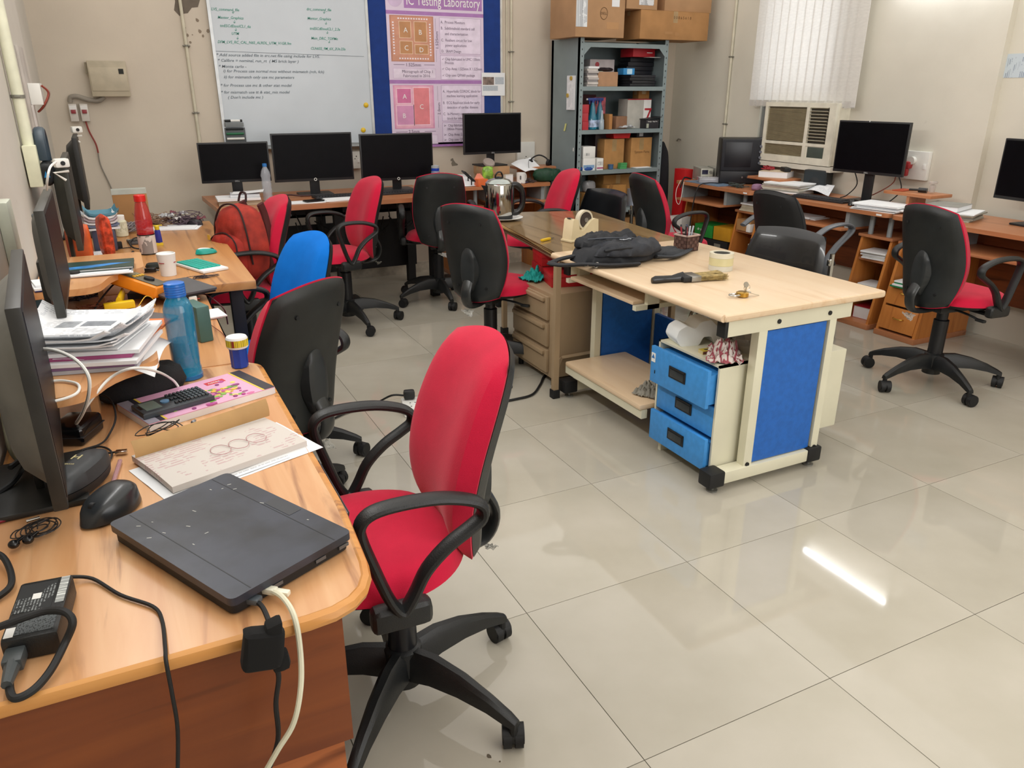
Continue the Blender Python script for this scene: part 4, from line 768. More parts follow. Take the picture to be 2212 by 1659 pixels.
A = P(350, 930, z=.772); c = cable('tangled black earphone wire on the pink notebook edge', [A+Vector((.045*math.cos(k*1.1)*(1-.02*k)+.03*nz(k*.5, 3), .02*math.sin(k*1.3)+.015*nz(k*.4, 8), .012*abs(math.sin(k*.9)))) for k in range(20)], .0012, DARK, k=4, n=5)
part('earbud', B().sph((.02, .0, .006), .006, 1, 1, 1, 10, 7).cyl((.02, 0, .006), (.024, .012, .006), .003), mat('8a8a8c', .3, .6), c)
# blue water bottle
A = xy(408, 815); t = thing('water_bottle', 'tall translucent blue water bottle half full, standing on the nearest desk', 'bottle', A)
part('bottle_body', B().lathe([(.030, 0), (.036, .004), (.036, .03), (.034, .035), (.035, .05), (.036, .12), (.037, .165), (.036, .19), (.030, .208), (.024, .218), (.0235, .226)], 28), clear('1687b0', .08, .62), t)
part('water', B().lathe([(.030, .004), (.033, .03), (.033, .105)], 24), clear('0f6f98', .05, .5), t)
part('bottle_cap', B().lathe([(.0255, .222), (.026, .225)] + [(.026 if k % 2 else .0248, .228+k*.003) for k in range(9)] + [(.025, .256), (.020, .258)], 28), mat('0f62b8', .3), t)
part('base_ring', B().lathe([(.031, .0), (.037, .002), (.037, .012), (.033, .014)], 24), clear('0a6cb0', .1, .75), t)
# white-lidded blue capsule bottle
A = xy(519, 792); t = thing('screw_bottle', 'small blue ribbed bottle with white lid and yellow label on the desk corner', 'bottle', A)
b = B(); n = 32
b.rings([[Vector((r*(1+.06*math.cos(8*2*PI*j/n))*math.cos(2*PI*j/n), r*(1+.06*math.cos(8*2*PI*j/n))*math.sin(2*PI*j/n), z)) for j in range(n)] for r, z in ((.018, 0), (.0215, .002), (.022, .05), (.0235, .058))])
part('bottle_body', b, mat('123ca0', .4), t); part('lid', B().lathe([(.027, .057), (.029, .06), (.029, .083), (.026, .088), (.001, .089)], 28), WHITE, t); part('label_wrap', B().lathe([(.0293, .063), (.0293, .082)], 28, cap=False), printed('d9c22e', '6b5a1c', 60, 60, PI/2, .6), t)
part('brand_patch', B().box((-.014, -.0262, .0725), (.006, .002, .018), rot('Z', -28, (-.014, -.0262, 0))), mat('8d3320', .5), t)
# pile of printed papers on the riser shelf
A = P(222, 742, z=.93); papers('pile of books and papers with a magenta cover on the near riser shelf', (-1.615, -.30, .8755), -14, .27, .24, .045, 5, mats=[mat('b9bdc4', .7), mat('8d6f9a', .6), PAPER, mat('a34b78', .5), mat('d9732a', .5)], top=PAPER, jit=.012)
t = papers('fan of white printed sheets lying on the pile, top page showing graphs', (-1.635, -.30, .922), -22, .27, .21, .022, 6, top=TX1, jit=.016, curl=.10, name='printed_sheets')
for x0, y0, x1, y1, h in ((-.09, .02, -.01, .075, '9da2a8'), (-.0, .03, .07, .08, '80858c'), (-.0, -.05, .09, .015, 'd3d6db')):
    part('figure_print', B().bx(x0, x1, y0, y1, .0215, .0222), mat(h, .7, var=.2, scale=60), t)
book('orange_folder', 'orange booklet sticking out of the paper pile beside the blue bottle', (-1.515, -.20, .9), -20, .14, .16, .006, mat('e0742c', .5))
t = solo('curled_sheet', B().sheet(lambda u, v: Vector((.20*u, .26*v, .01-.06*u*u+.02*math.sin(v*3)*u)), 10, 8, .0006), PAPER, 'white sheet curling down over the side of the paper pile', 'paper', (-1.68, -.40, .90), -12)
# black pouch under the riser
t = solo('black_pouch', B().pad(lambda a, b, e: Vector((a*.11, b*.07, .02+.05*e+.012*nz(a*3, b*3)*e)), lambda a, b, e: Vector((a*.11, b*.07, .02-.0195*e)), 18, 14, .5), mat('111113', .9, bump=.5), 'black fabric pouch lying under the paper pile behind the calculator', 'pouch', xy(310, 850)[:2] + (TZ,), 20)
# second desk: multimeter, laptops, papers, cards
A = P(298, 625, z=.80); t = thing('multimeter', 'orange handheld multimeter propped on the second desk', 'multimeter', (A.x, A.y, .80), -38); t.rotation_euler = (0, math.radians(16), math.radians(-36)); t.rotation_euler[0] = math.radians(-6)
part('case', B().bx(-.095, .095, -.045, .045, .0, .045, .012, 3), mat('e8891c', .4), t); part('face_panel', B().bx(-.085, .088, -.036, .036, .045, .048, .001), mat('5c5648', .4), t); part('display', B().bx(-.080, -.020, -.028, .028, .048, .0495), mat('8c8f78', .15), t)
part('dial', B().lathe([(.018, .048), (.017, .056), (.001, .057)], 20, (.035, 0, 0)), DARK, t)
for k in range(4): part('button', B().box((-.006, -.024+k*.016, .050), (.012, .010, .005), None, .002), mat('d8a83a', .5), t)
cable('black test lead from the multimeter across the second desk', [P(262, 612, z=.82), P(245, 615, z=.81), P(215, 650, z=.78), P(195, 680, z=.757), P(150, 690, z=.757)], .003, DARK)
cable('thin yellow wire arching below the multimeter', [P(285, 680, z=.77), P(300, 660, z=.80), P(315, 640, z=.82), P(330, 645, z=.80), P(335, 660, z=.775)], .0015, mat('dca928', .5))
t = solo('yellow_probe', B().cyl((0, 0, .008), (.012, .07, .014), .008, .006, 12).box((-.002, -.012, .006), (.075, .022, .010), rot('Z', 8), .003), mat('e8c21c', .4), 'yellow T-shaped plastic probe clamp beside the multimeter', 'probe', xy(260, 668)[:2] + (TZ+.002,)); t.scale = (1.3, 1.3, 2.6)
solo('yellow_card', B().sheet(lambda u, v: Vector((.09*u, .05*v, .004+.002*nz(u*4, v*4))), 5, 4, .0008), mat('e2bb1c', .6), 'yellow card lying behind the paper pile', 'card', xy(165, 690)[:2]+(TZ,), -20)
laptop('closed dark grey laptop across the gap between second and third desk', ((330, 648), (447, 622), (425, 597), (320, 612)), .775, .018, mat('55585f', .35, .3), name='laptop')
carton('black_case', 'flat dark case under the dark grey laptop', 'case', (-1.40, .80, TZ), -14, .24, .12, .022, mat('3a3a3e', .5), tape=False)
laptop('closed grey tablet computer behind the blue water bottle', ((270, 720), (345, 690), (340, 662), (245, 690)), TZ, .012, mat('63666a', .4, .2), name='tablet_computer')
t = solo('green_box', B().bx(-.02, .02, -.055, .055, 0, .11, .004), mat('3f6862', .45), 'dark teal cardboard box standing behind the blue water bottle', 'box', xy(432, 730)[:2]+(TZ,), 18)
papers('white square notepad on the edge of the second desk', xy(447, 682), 8, .085, .11, .008, 2)
t = solo('white_cube_charger', B().box((0, 0, .013), (.028, .022, .026), None, .004), WPL, 'tiny white charger cube on the second desk edge', 'charger', xy(418, 655)); part('pin', B().cyl((.014, 0, .015), (.024, 0, .015), .002), mat('a33b30', .5), t)
cable('dark red twisted wires running off the second desk edge', [P(410, 640, z=.76), P(440, 635, z=.765), P(465, 650, z=.75), P(485, 670, z=.72), P(492, 700, z=.66)], .0025, mat('4a1620', .5))
cable('brown wire trailing to the white lidded bottle', [P(440, 690, z=.757), P(460, 705, z=.757), P(480, 720, z=.757), P(490, 735, z=.757)], .0015, mat('7c3a24', .5))
t = solo('teal_box', B().bx(-.04, .04, -.04, .04, 0, .09, .006), mat('124452', .4), 'dark teal box behind the second monitor', 'box', xy(108, 690)[:2]+(TZ,), 20)
def tangle(label, name, cat, c, rx, ry, h, n, r, m, seed=0, group=None):
    pts = []
    for k in range(n):
        pts.append((rx*nz(k*.37, seed, .1)*1.7, ry*nz(k*.41, seed+4, .7)*1.7, r+h*abs(nz(k*.29, seed+9, .3))*1.6))
    return solo(name, B().tube(smooth(pts, 3), r, 5), m, label, cat, c, group=group)
tangle('tangle of brown jumper wires on the second desk behind the papers', 'wire_tangle', 'wires', xy(225, 668), .11, .06, .03, 90, .0012, mat('7c4630', .6), 1)
tangle('tangle of dark wires under the second monitor', 'wire_tangle', 'wires', xy(180, 650), .07, .05, .05, 60, .0018, mat('35303a', .6), 2)
# second riser: notebooks
papers('white papers under the dark green booklet on the far riser shelf', (-1.63, .78, .8655), -2, .26, .22, .012, 3)
t = book('booklet', 'dark green booklet with blue swirl on the far riser shelf', (-1.60, .77, .879), -2, .22, .15, .008, mat('1c3b34', .35))
part('blue_swirl', B().prism([(-.10, -.06), (-.02, -.05), (.04, -.02), (.10, .0), (.03, .01), (-.05, -.01), (-.10, -.02)], .008, .0084), mat('2f7fc4', .4, var=.3, scale=30), t)
t = solo('black_puck', B().lathe([(.014, 0), (.018, .003), (.018, .018), (.015, .021), (.001, .021)], 20), DARK, 'small round black puck on the front of the far riser shelf', 'puck', P(162, 598, z=.8655))
papers('blue and white papers at the wall end of the far riser shelf', (-1.745, .56, .8655), 10, .08, .10, .02, 3, mats=[mat('3d4a9a', .6), PAPER])
# third desk
A = xy(322, 548); t = thing('red_bottle', 'clear red plastic bottle above a black and white printed cup', 'bottle', A); t.scale = (1, 1, 1.13)
part('bottle_body', B().lathe([(.030, .0), (.036, .003), (.036, .09), (.037, .12), (.036, .15), (.028, .19), (.022, .21), (.022, .215)], 24), clear('c22a34', .08, .62), t)
part('bottle_cap', B().lathe([(.025, .212), (.025, .235), (.022, .238), (.001, .238)], 20), mat('d0221e', .35), t)
part('sleeve', B().lathe([(.0375, .0), (.0375, .082)], 24, cap=False), mat('15120f', .4), t); part('sleeve_print', B().lathe([(.038, .005), (.038, .078)], 24, cap=False), printed('cfc4bd', '2a2020', 6, 3, .6, .55), t)
A = xy(345, 530); t = thing('glue_tube', 'blue and yellow glue tube standing on its cap beside the red bottle', 'tube', A)
part('tube_body', B().rings([[Vector((a*math.cos(q), c*math.sin(q), z)) for q in [2*PI*j/16 for j in range(16)]] for a, c, z in ((.016, .004, .012), (.0155, .008, .03), (.013, .012, .07), (.011, .011, .076))]), mat('2c3698', .4), t); part('cap', B().lathe([(.009, .075), (.011, .08), (.011, .094), (.006, .098)], 14).box((0, 0, .097), (.05, .006, .004), None, .001), mat('e0c52c', .4), t); part('crimp', B().bx(-.017, .017, -.004, .004, 0, .014), mat('e6c92e', .4), t)
A = xy(265, 510); t = thing('pill_bottle', 'small cream pill bottle with white cap on the far left desk', 'bottle', A)
part('bottle_body', B().lathe([(.027, 0), (.030, .003), (.030, .075), (.022, .086)], 22), mat('cfccb2', .45), t); part('cap', B().lathe([(.023, .084), (.024, .105), (.022, .108), (.001, .108)], 20), WHITE, t); part('label_wrap', B().lathe([(.0305, .02), (.0305, .065)], 22, cap=False), printed('d6d4bc', '8a8a62', 40, 30, PI/2, .5), t)
A = xy(365, 594); t = thing('paper_cup', 'white fluted ceramic cup with small red marks', 'cup', A)
part('cup_body', B().lathe([(.030, 0), (.031, .02), (.034, .055), (.037, .09), (.034, .092), (.034, .085), (.010, .078), (.009, .084), (.001, .084)], 28), WHITE, t)
for a in (-2.4, -2.1, -.6): part('red_mark', B().box((.0345*math.cos(a), .0345*math.sin(a), .055), (.003, .012, .003), rot('Z', math.degrees(a), (.0345*math.cos(a), .0345*math.sin(a), 0))), mat('a5424a', .5), t)
A = xy(438, 578); t = thing('keyboard', 'compact white keyboard with turquoise keys on the corner of the third desk', 'keyboard', A, -68)
part('case', B().bx(-.13, .12, -.06, .055, 0, .012, .005), WHITE, t); kb = mat('19a696', .5)
for i in range(11):
    for j in range(5): part('key', B().box((-.115+i*.0185, -.045+j*.0195, .0145), (.0165, .0175, .006), None, .0015), kb, t)
mouse('white and turquoise mouse beside the turquoise keyboard', xy(446, 548), -78, mat('1a9c90', .4), .10, .055, .022, WHITE)
t = tangle('bundle of thin dark wires in front of the turquoise keyboard', 'wire_bundle', 'wires', xy(440, 600)[:2]+(TZ,), .06, .02, .012, 50, .0012, mat('4c3c38', .5), 5)
solo('black_pouch', B().pad(lambda a, b, e: Vector((a*.032, b*.03, .01+.014*e)), lambda a, b, e: Vector((a*.032, b*.03, .01-.0098*e)), 10, 10, .5), mat('1c211c', .8), 'small black zip pouch left of the white cup', 'pouch', xy(332, 580)); 
t = solo('sunglasses', B().tube(smooth([(-.07, 0, .01), (-.03, .005, .012), (0, 0, .012), (.03, .004, .012), (.07, -.002, .01)]), .004, 6).box((-.035, .004, .012), (.05, .012, .02), None, .005).box((.035, .002, .012), (.05, .012, .02), None, .005), BLKG, 'black sunglasses folded in front of the small pouch', 'sunglasses', xy(305, 592))
solo('usb_stick', B().box((0, 0, .018), (.028, .022, .030), None, .003).box((.02, -.01, .002), (.06, .004, .003)), DARK, 'small black USB stick standing beside the pill bottle', 'usb stick', xy(258, 537), 10)
t = thing('calculator', 'dark calculator leaning behind the printed cup', 'calculator', xy(292, 525), 10); part('case', B().bx(-.03, .03, -.05, .05, 0, .014, .003), mat('4c4a4a', .5), t); part('display', B().bx(-.024, .024, .02, .042, .014, .0145), mat('6f7a70', .2), t)
for i in range(4):
    for j in range(5): part('key', B().box((-.021+i*.014, -.04+j*.011, .0155), (.010, .007, .003)), mat('26262a', .4), t)
cable('thick black cable loop left of the printed cup', [P(305, 538, z=.757), P(288, 535, z=.765), P(280, 525, z=.772), P(290, 515, z=.765), P(310, 512, z=.757)], .004, DARK)
t = carton('laptop_carton', 'upright brown carton with pale top edge against the back of the third desk', 'box', (-1.46, 2.46, TZ), 0, .17, .06, .21, CARD2, tape=False); part('top_strip', B().bx(-.086, .086, -.031, .031, .185, .211), mat('b8bdb4', .5), t)
papers('flat white board under the scrap pile at the far end of the third desk', (-1.27, 2.36, TZ), -14, .26, .16, .008, 2)
tangle('heap of copper and brown wires at the far end of the third desk', 'wire_heap', 'wires', (-1.37, 2.45, TZ), .13, .07, .09, 170, .0016, mat('8a6a52', .6), 11)
tangle('heap of clear and grey wires left of the copper wire heap', 'wire_heap', 'wires', (-1.50, 2.32, TZ), .09, .08, .07, 110, .0022, mat('8a8488', .4), 17)
tangle('heap of purple grey cables right of the copper wire heap', 'wire_heap', 'wires', (-1.20, 2.44, TZ), .11, .07, .08, 120, .0022, mat('5c4c58', .6), 21)
for k in range(10):
    x, y = -1.22+random.uniform(-.08, .1), 2.42+random.uniform(-.05, .04)
    solo('plastic_scrap', B().sheet(lambda u, v: Vector((.05*u, .03*v, .012+.03*abs(nz(u*3, v*3, k)))), 5, 4, .001), [mat('d3cfcd', .5), clear('cfd3d6', .1, .5), mat('6d2f3c', .5)][k % 3], 'scrap of plastic packaging in the heap on the third desk', 'scrap', (x, y, TZ+.008+.05*random.random()), random.uniform(0, 180), 'packaging scraps in the heap')
t = mouse('black mouse in front of the scrap heap on the third desk', xy(420, 487), 60, mat('232026', .4), .10, .06, .03)
t = solo('paper_roll_pile', B().bx(-.05, .05, -.07, .07, 0, .10, .01), mat('42465c', .5), 'dark blue plastic tub under a stack of sheets near the wall', 'tub', (-1.60, 1.86, TZ)) 
papers('stack of blue and white sheets on the dark tub near the left wall', (-1.60, 1.86, TZ+.1005), 8, .14, .16, .06, 6, mats=[PAPER, mat('6f7d9a', .6), PAPER, mat('b3a8b0', .6)], top=mat('4d8296', .5), jit=.014, curl=.1)
solo('snack_packet', B().pad(lambda a, b, e: Vector((a*.05, .012+.03*e, .09+b*.085)), lambda a, b, e: Vector((a*.05, .012-.03*e, .09+b*.085)), 14, 16, .2), mat('d9602c', .3, var=.25), 'orange snack packet between the monitors at the left wall', 'packet', (-1.69, 1.52, TZ), 10)
solo('snack_packet', B().pad(lambda a, b, e: Vector((a*.045, .012+.025*e, .10+b*.10)), lambda a, b, e: Vector((a*.045, .012-.025*e, .10+b*.10)), 14, 16, .2), mat('c8482c', .3, var=.5, scale=40), 'red and white snack packet right of the orange one', 'packet', (-1.60, 1.60, TZ), -70)
papers('white printed booklet in front of the sheet stack', xy(210, 550), 5, .13, .10, .008, 2, top=TX1)
t = solo('black_toy_cable', B().tube(smooth([(0, 0, .006), (.03, .01, .02), (.05, -.01, .008), (.02, -.02, .006), (.055, .02, .03)]), .006, 6), DARK, 'crumpled black cable end beside the white booklet', 'cable', xy(262, 562))
# monitors seen edge-on along the left wall
def monitor(label, loc, rz, w, h, z0, base=True, logo=None, tilt=0, m=None, stand='neck', dep=.045, group='computer monitors', silver=False, rear=None):
    t = thing('monitor', label, 'monitor', loc, rz, group); fm = m or mat('1b1c1f', .4)
    zc = z0+h/2-loc[2]; R = rot('X', tilt, (0, 0, zc))
    part('panel_frame', B().box((0, 0, zc), (w, .022, h), R, .003), fm, t)
    fm2 = rear or fm; part('rear_cover', B().pad(lambda a, b, e: Vector((a*w*.46, .011, zc+b*h*.46)), lambda a, b, e: Vector((a*w*.46, .011+dep*e, zc+b*h*.46)), 12, 10, .2), fm2, t)
    part('screen', B().box((0, -.0112, zc+.004), (w-.018, .001, h-.028), R), SCREEN, t)
    zb = z0-loc[2]
    part('stand_neck', B().bx(-.035, .035, .03, .045, .008, zb+h*.4, .004), fm, t)
    if base: part('stand_base', B().bx(-.12, .12, -.04, .14, 0, .012, .005), fm, t)
    if logo == 'ring': part('logo', B().tube([(.009*math.cos(a), -.0122, zb+.011+.009*math.sin(a)) for a in [k*PI/6 for k in range(12)]], .0022, 6, 1, None, True), WHITE, t)
    elif logo: text(logo, .014, mat('b9b9b9', .4), t, (0, -.0125, zb+.004), FACE_Y, 'logo', 'CENTER')
    return t
monitor('large dusty monitor seen edge-on at the far left of the nearest desk', (-1.674, -.70, TZ), 94.2, .52, .345, .817, m=mat('262624', .45, .1, .2), rear=mat('6a6963', .45, .1, .15), dep=.05)
monitor('monitor seen edge-on above the paper pile at the left wall', (-1.667, .035, TZ), 91, .47, .255, .95, m=mat('34332f', .45, .1, .15), rear=mat('4a4843', .5), dep=.02)
monitor('monitor seen edge-on above the green booklet, with a grey rear', (-1.672, 1.33, TZ), 91, .44, .34, .88, m=mat('33342f', .45), dep=.04)
monitor('black monitor seen edge-on nearest the back wall on the left', (-1.662, 2.33, TZ), 91, .45, .34, .907, m=mat('1d1e1c', .5), dep=.04)
for k, (u, v, x, lab) in enumerate(((132, 352, -1.672, 'white webcam clipped on the monitor nearer the camera'), (165, 280, -1.650, 'white webcam clipped on the far left monitor'))):
    A = P(u, v, x=x); t = thing('webcam', lab, 'webcam', A, 20, 'white webcams on the left monitors')
    part('camera_head', B().box((0, 0, 0), (.05, .035, .032), None, .008), WPL, t); part('clip_arm', B().tube([(.02, 0, -.03), (-.03, 0, -.033), (.005, -.0, -.062)], .005, 6), WPL, t); part('lens', B().cyl((.0, -.018, 0), (.0, -.021, 0), .008), DARK, t)
cable('white webcam cable dangling in front of the headset', [P(121, 350, x=-1.64), P(108, 362, x=-1.64), P(102, 390, x=-1.65), P(101, 410, x=-1.66)], .003, WPL)
A = P(82, 350, x=-1.76); t = thing('headset', 'black headset with small blue emblem hanging on the left wall', 'headset', (-1.735, A.y, A.z), 0)
part('headband', B().tube(smooth([(.0, -.05, .01), (0, -.05, .08), (0, -.02, .115), (0, .02, .115), (0, .05, .08), (0, .055, .0)]), .010, 8, 2, (0, 1, .001)), mat('31404c', .4), t)
for y in (-.052, .058): part('ear_cup', B().pad(lambda a, b, e: Vector((b*.035, y-.004-.02*e, -.04+a*.045)), lambda a, b, e: Vector((b*.035, y+.004+.016*e, -.04+a*.045)), 14, 14, .6), mat('0d1216', .5), t)
part('emblem', B().prism([(-.009, -.052), (.011, -.052), (.010, -.045), (.003, -.042), (-.001, -.028), (-.006, -.043)], -.0775, -.0765, 'y'), mat('1c86c4', .4), t)
solo('grey_earmuff_stand', B().box((0, 0, 0), (.05, .05, .07), None, .012), mat('6d767c', .4), 'grey plastic block hooked above the black headset', 'holder', P(72, 308, x=-1.765))
solo('white_junction_plate', B().bx(0, .03, -.05, .05, -.09, .09, .006), mat('c9cdbd', .45), 'pale switch plate low on the left wall at the photo edge', 'socket', P(8, 505, x=-1.80))
t = solo('wall_adaptor', B().bx(0, .03, -.02, .02, -.03, .03, .006), mat('5a6266', .5), 'small grey plug adaptor on the left wall behind the second monitor', 'plug', P(72, 480, x=-1.80))
cable('black cable behind the near monitor', [P(22, 1010, z=.80), P(60, 985, z=.79), P(30, 1040, z=.77), P(-30, 1080, z=.76)], .005, DARK)
cable('grey cables hanging at the left edge behind the near monitor', [(-1.78, -.5, .95), (-1.77, -.55, .87), (-1.765, -.6, .80), (-1.76, -.58, .76)], .004, mat('8d8a72', .5))
# things seen under the left desks
solo('blue_crate', B().bx(-.12, .12, -.1, .1, 0, .32, .01), mat('2458a8', .5), 'blue plastic crate on the floor under the left desks', 'crate', (-1.36, .98, .0))
t = thing('system_unit', 'black computer tower on the floor below the third desk', 'computer', (-1.50, 1.6, 0)); part('case', B().bx(-.1, .1, -.2, .2, 0, .42, .006), DARK, t); part('front_bezel', B().bx(.1, .112, -.19, .19, .01, .41, .004), BLKG, t); part('power_button', B().cyl((.112, .1, .36), (.116, .1, .36), .01), CHROME, t)
# red backpack on the chair
A = (-.955, 1.86, .545); t = thing('red_backpack', 'dark red backpack standing on a red chair in front of its backrest', 'backpack', A, -62)
part('body', B().pad(lambda a, b, e: Vector((a*.15*(1-.22*max(0, b)), -.02-.10*e-.01*nz(a*4, b*5), .19+b*.195)), lambda a, b, e: Vector((a*.15*(1-.22*max(0, b)), -.0+.05*e, .19+b*.195)), 22, 24, .35), mat('9c2a1c', .8, var=.3, bump=.4, bscale=120), t)
part('front_pocket', B().pad(lambda a, b, e: Vector((a*.125, -.10-.06*e-.01*nz(a*5, b*3, 2), .135+b*.12)), lambda a, b, e: Vector((a*.125, -.09, .135+b*.12)), 16, 14, .35), mat('9c2518', .8, var=.3, bump=.4, bscale=120), t)
part('zip', B().tube(smooth([(-.14, -.08, .10), (-.13, -.09, .26), (-.08, -.08, .36), (0, -.07, .385), (.08, -.08, .36), (.13, -.09, .26), (.14, -.08, .10)]), .005, 6), mat('2a0f10', .7), t)
part('zip', B().tube(smooth([(-.11, -.145, .12), (-.10, -.14, .21), (0, -.13, .25), (.10, -.14, .21), (.11, -.145, .12)]), .004, 6), mat('2a0f10', .7), t)
for x in (-.075, .075): part('strap', B().tube(smooth([(x, .05, .38), (x, .075, .30), (x*1.3, .07, .15), (x*1.5, .05, .04)]), .012, 8, 1.8, (1, 0, .001)), mat('4a1512', .8), t)
part('grab_loop', B().tube(smooth([(-.03, .0, .39), (-.02, .01, .43), (.02, .01, .43), (.03, .0, .39)]), .006, 6), mat('2a0f10', .7), t)
part('badge', B().bx(-.10, -.085, -.158, -.152, .21, .235), mat('c9a23a', .5), t)
# ================================================================ things on the back desks
DZ = .7505
def desk_mon(label, u0, u1, vt, vb, y, **k):
    a, c = P(u0, vt, y=y), P(u1, vt, y=y); zb = P((u0+u1)/2, vb, y=y).z; zt = P((u0+u1)/2, vt, y=y).z
    return monitor(label, ((a.x+c.x)/2, y, k.pop('zs', DZ)), k.pop('rz', 0), c.x-a.x, zt-zb, zb, **k)
desk_mon('leftmost black monitor on the back desk, standing on books', 424, 577, 307, 394, 3.42, logo='DELL', rz=-3)
desk_mon('widest black monitor in the middle of the back desk', 583, 757, 287, 391, 3.42, logo='ring', rz=-2)
desk_mon('third black monitor on the back desk, behind the chair back', 775, 932, 288, 389, 3.42, logo='ring', rz=-1)
desk_mon('black monitor standing on two cartons, at the right end of the back desks', 998, 1126, 244, 332, 3.60, logo='DELL', rz=3, zs=.8812)
c4 = P(1062, 395, y=3.62).x
carton('carton', 'lower small brown carton supporting the monitor on the back desk', 'box', (c4, 3.62, DZ), 1, .24, .16, .064, CARD, 'cartons under the monitor'); carton('carton', 'upper small brown carton directly under the monitor foot on the back desk', 'box', (c4, 3.62, DZ+.0675), -2, .25, .17, .06, CARD, 'cartons under the monitor')
solo('stand_plate', B().bx(-.15, .15, -.09, .09, 0, .004), DARK, 'thin dark plate between the cartons and the monitor foot', 'plate', (c4, 3.62, DZ+.1305)) if False else None
t = solo('round_speaker', B().lathe([(.001, .0), (.045, .0), (.05, .012), (.046, .024), (.001, .03)], 24), mat('9a8d86', .7), 'round beige speaker puck in front of the monitor on the cartons', 'speaker', (c4-.05, 3.57, .9), tilt=(35, 0))
papers('stack of thick old books under the left monitor on the back desk', (-.80, 3.22, DZ), -3, .27, .22, .045, 3, mats=[mat('b09f88', .8), mat('a08a72', .8)], name='book_stack')
book('book', 'white book on top of the old book stack on the back desk', (-.76, 3.22, DZ+.0455), -6, .19, .14, .02, mat('c7c8cc', .5))
solo('white_sheet', B().sheet(lambda u, v: Vector((.20*u-.1, .14*v-.07, .003+.012*u*u)), 8, 6, .001), PAPER, 'white sheet lying on the books under the left monitor', 'paper', (-.74, 3.20, DZ+.067), -12)
solo('wrist_watch', B().tube(smooth([(.03*math.cos(a), .02*math.sin(a), .008+.02*max(0, math.sin(a))) for a in [k*PI/5 for k in range(10)]], 3, True), .006, 6, 1, None, True), DARK, 'black curled strap left of the clear bottle on the back desk', 'strap', (-.54, 3.22, DZ))
def kbd(label, loc, rz, w=.40, d=.13, m=None, group='black keyboards'):
    t = thing('keyboard', label, 'keyboard', loc, rz, group)
    part('case', B().bx(-w/2, w/2, -d/2, d/2, 0, .014, .003), m or mat('202124', .5), t)
    kb = B()
    for i in range(18):
        for j in range(5): kb.box((-w/2+.018+i*(w-.03)/18, -d/2+.018+j*(d-.03)/5+.004, .017), ((w-.03)/18-.004, (d-.03)/5-.004, .006))
    part('keys', kb, mat('2b2c30', .5), t)['kind'] = 'stuff'
    return t
kbd('black keyboard under the widest monitor of the back desk', (-.10, 3.24, DZ), 2)
kbd('black keyboard under the third monitor, beside the red backrest', (.33, 3.26, DZ), 3)
cable('red and black headphone cable lying left of the keyboard on the back desk', [(-.50, 3.38, .765), (-.44, 3.36, .77), (-.38, 3.33, .765), (-.30, 3.34, .76)], .006, mat('3a1518', .5))
A = P(577, 408, y=3.28); t = thing('plastic_bottle', 'clear ribbed plastic water bottle with blue cap on the back desk', 'bottle', (A.x, 3.28, DZ))
part('bottle_body', B().lathe([(.025, 0), (.032, .005)] + [(.033 if k % 2 else .0305, .015+k*.014) for k in range(9)] + [(.030, .15), (.034, .165), (.028, .195), (.014, .222), (.012, .228)], 20), clear('c6ccd6', .05, .38), t); part('cap', B().lathe([(.015, .226), (.015, .245), (.001, .247)], 16), mat('2a72b8', .4), t)
papers('white sheets spread in front of the widest monitor, left half', (-.40, 3.08, DZ), 3, .26, .14, .004, 2, jit=.02); papers('open white notebook spread in front of the widest monitor, right half', (-.13, 3.10, DZ), -2, .27, .16, .008, 2)
t = thing('phone', 'black mobile phone lying on the white sheets of the back desk', 'phone', (-.34, 3.06, DZ+.006), 12); part('case', B().bx(-.065, .065, -.035, .035, 0, .009, .003), BLKG, t); part('display', B().bx(-.06, .06, -.031, .031, .009, .0095), SCREEN, t)
mouse('small dark red mouse beside the red backrest on the back desk', (.13, 3.27, DZ), 0, mat('5a1418', .3), .09, .05, .03)
A = P(928, 385, y=3.40); t = thing('sports_bottle', 'blue and clear sports bottle with grey lid beside the third monitor', 'bottle', (A.x-.02, 3.22, DZ))
part('bottle_body', B().lathe([(.030, 0), (.033, .004), (.033, .10), (.031, .12), (.033, .14), (.028, .155)], 24), clear('8a97b8', .05, .6), t); part('liquid', B().lathe([(.0335, .0), (.0335, .085)], 24), mat('1440c0', .3), t)
part('collar', B().lathe([(.029, .152), (.030, .155), (.030, .172)], 20), mat('1a3fa8', .3), t); part('lid', B().lathe([(.030, .172), (.029, .188), (.001, .195)], 20), mat('9aa0a4', .4), t)
# right part of the back desks
A = P(965, 388, y=3.45); solo('white_sheet', B().sheet(lambda u, v: Vector((.24*u-.12, .20*v-.1+.03*u, .004+.09*v*(1-u*.6))), 8, 8, .001), PAPER, 'large white sheet propped up right of the sports bottle', 'paper', (.93, 3.50, DZ), -14)
papers('thin stack of books behind the laptop stand on the back desk', (1.02, 3.72, DZ), 0, .14, .1, .06, 4, mats=[mat('c9c6bc', .7), mat('9aa0a8', .6)], name='book_stack')
t = thing('laptop_stand', 'black folding metal laptop stand left of the cartons', 'stand', (1.03, 3.46, DZ), -8)
for y in (-.05, .05): part('stand_arm', B().tube([(-.09, y, .11), (.02, y, .01), (.10, y, .01)], .006, 4).tube([(-.04, y, .01), (-.04, y, .06)], .005, 4), DARK, t)
part('crossbar', B().tube([(-.09, -.05, .11), (-.09, .05, .11)], .006, 4).tube([(.10, -.05, .01), (.10, .05, .01)], .006, 4), DARK, t)
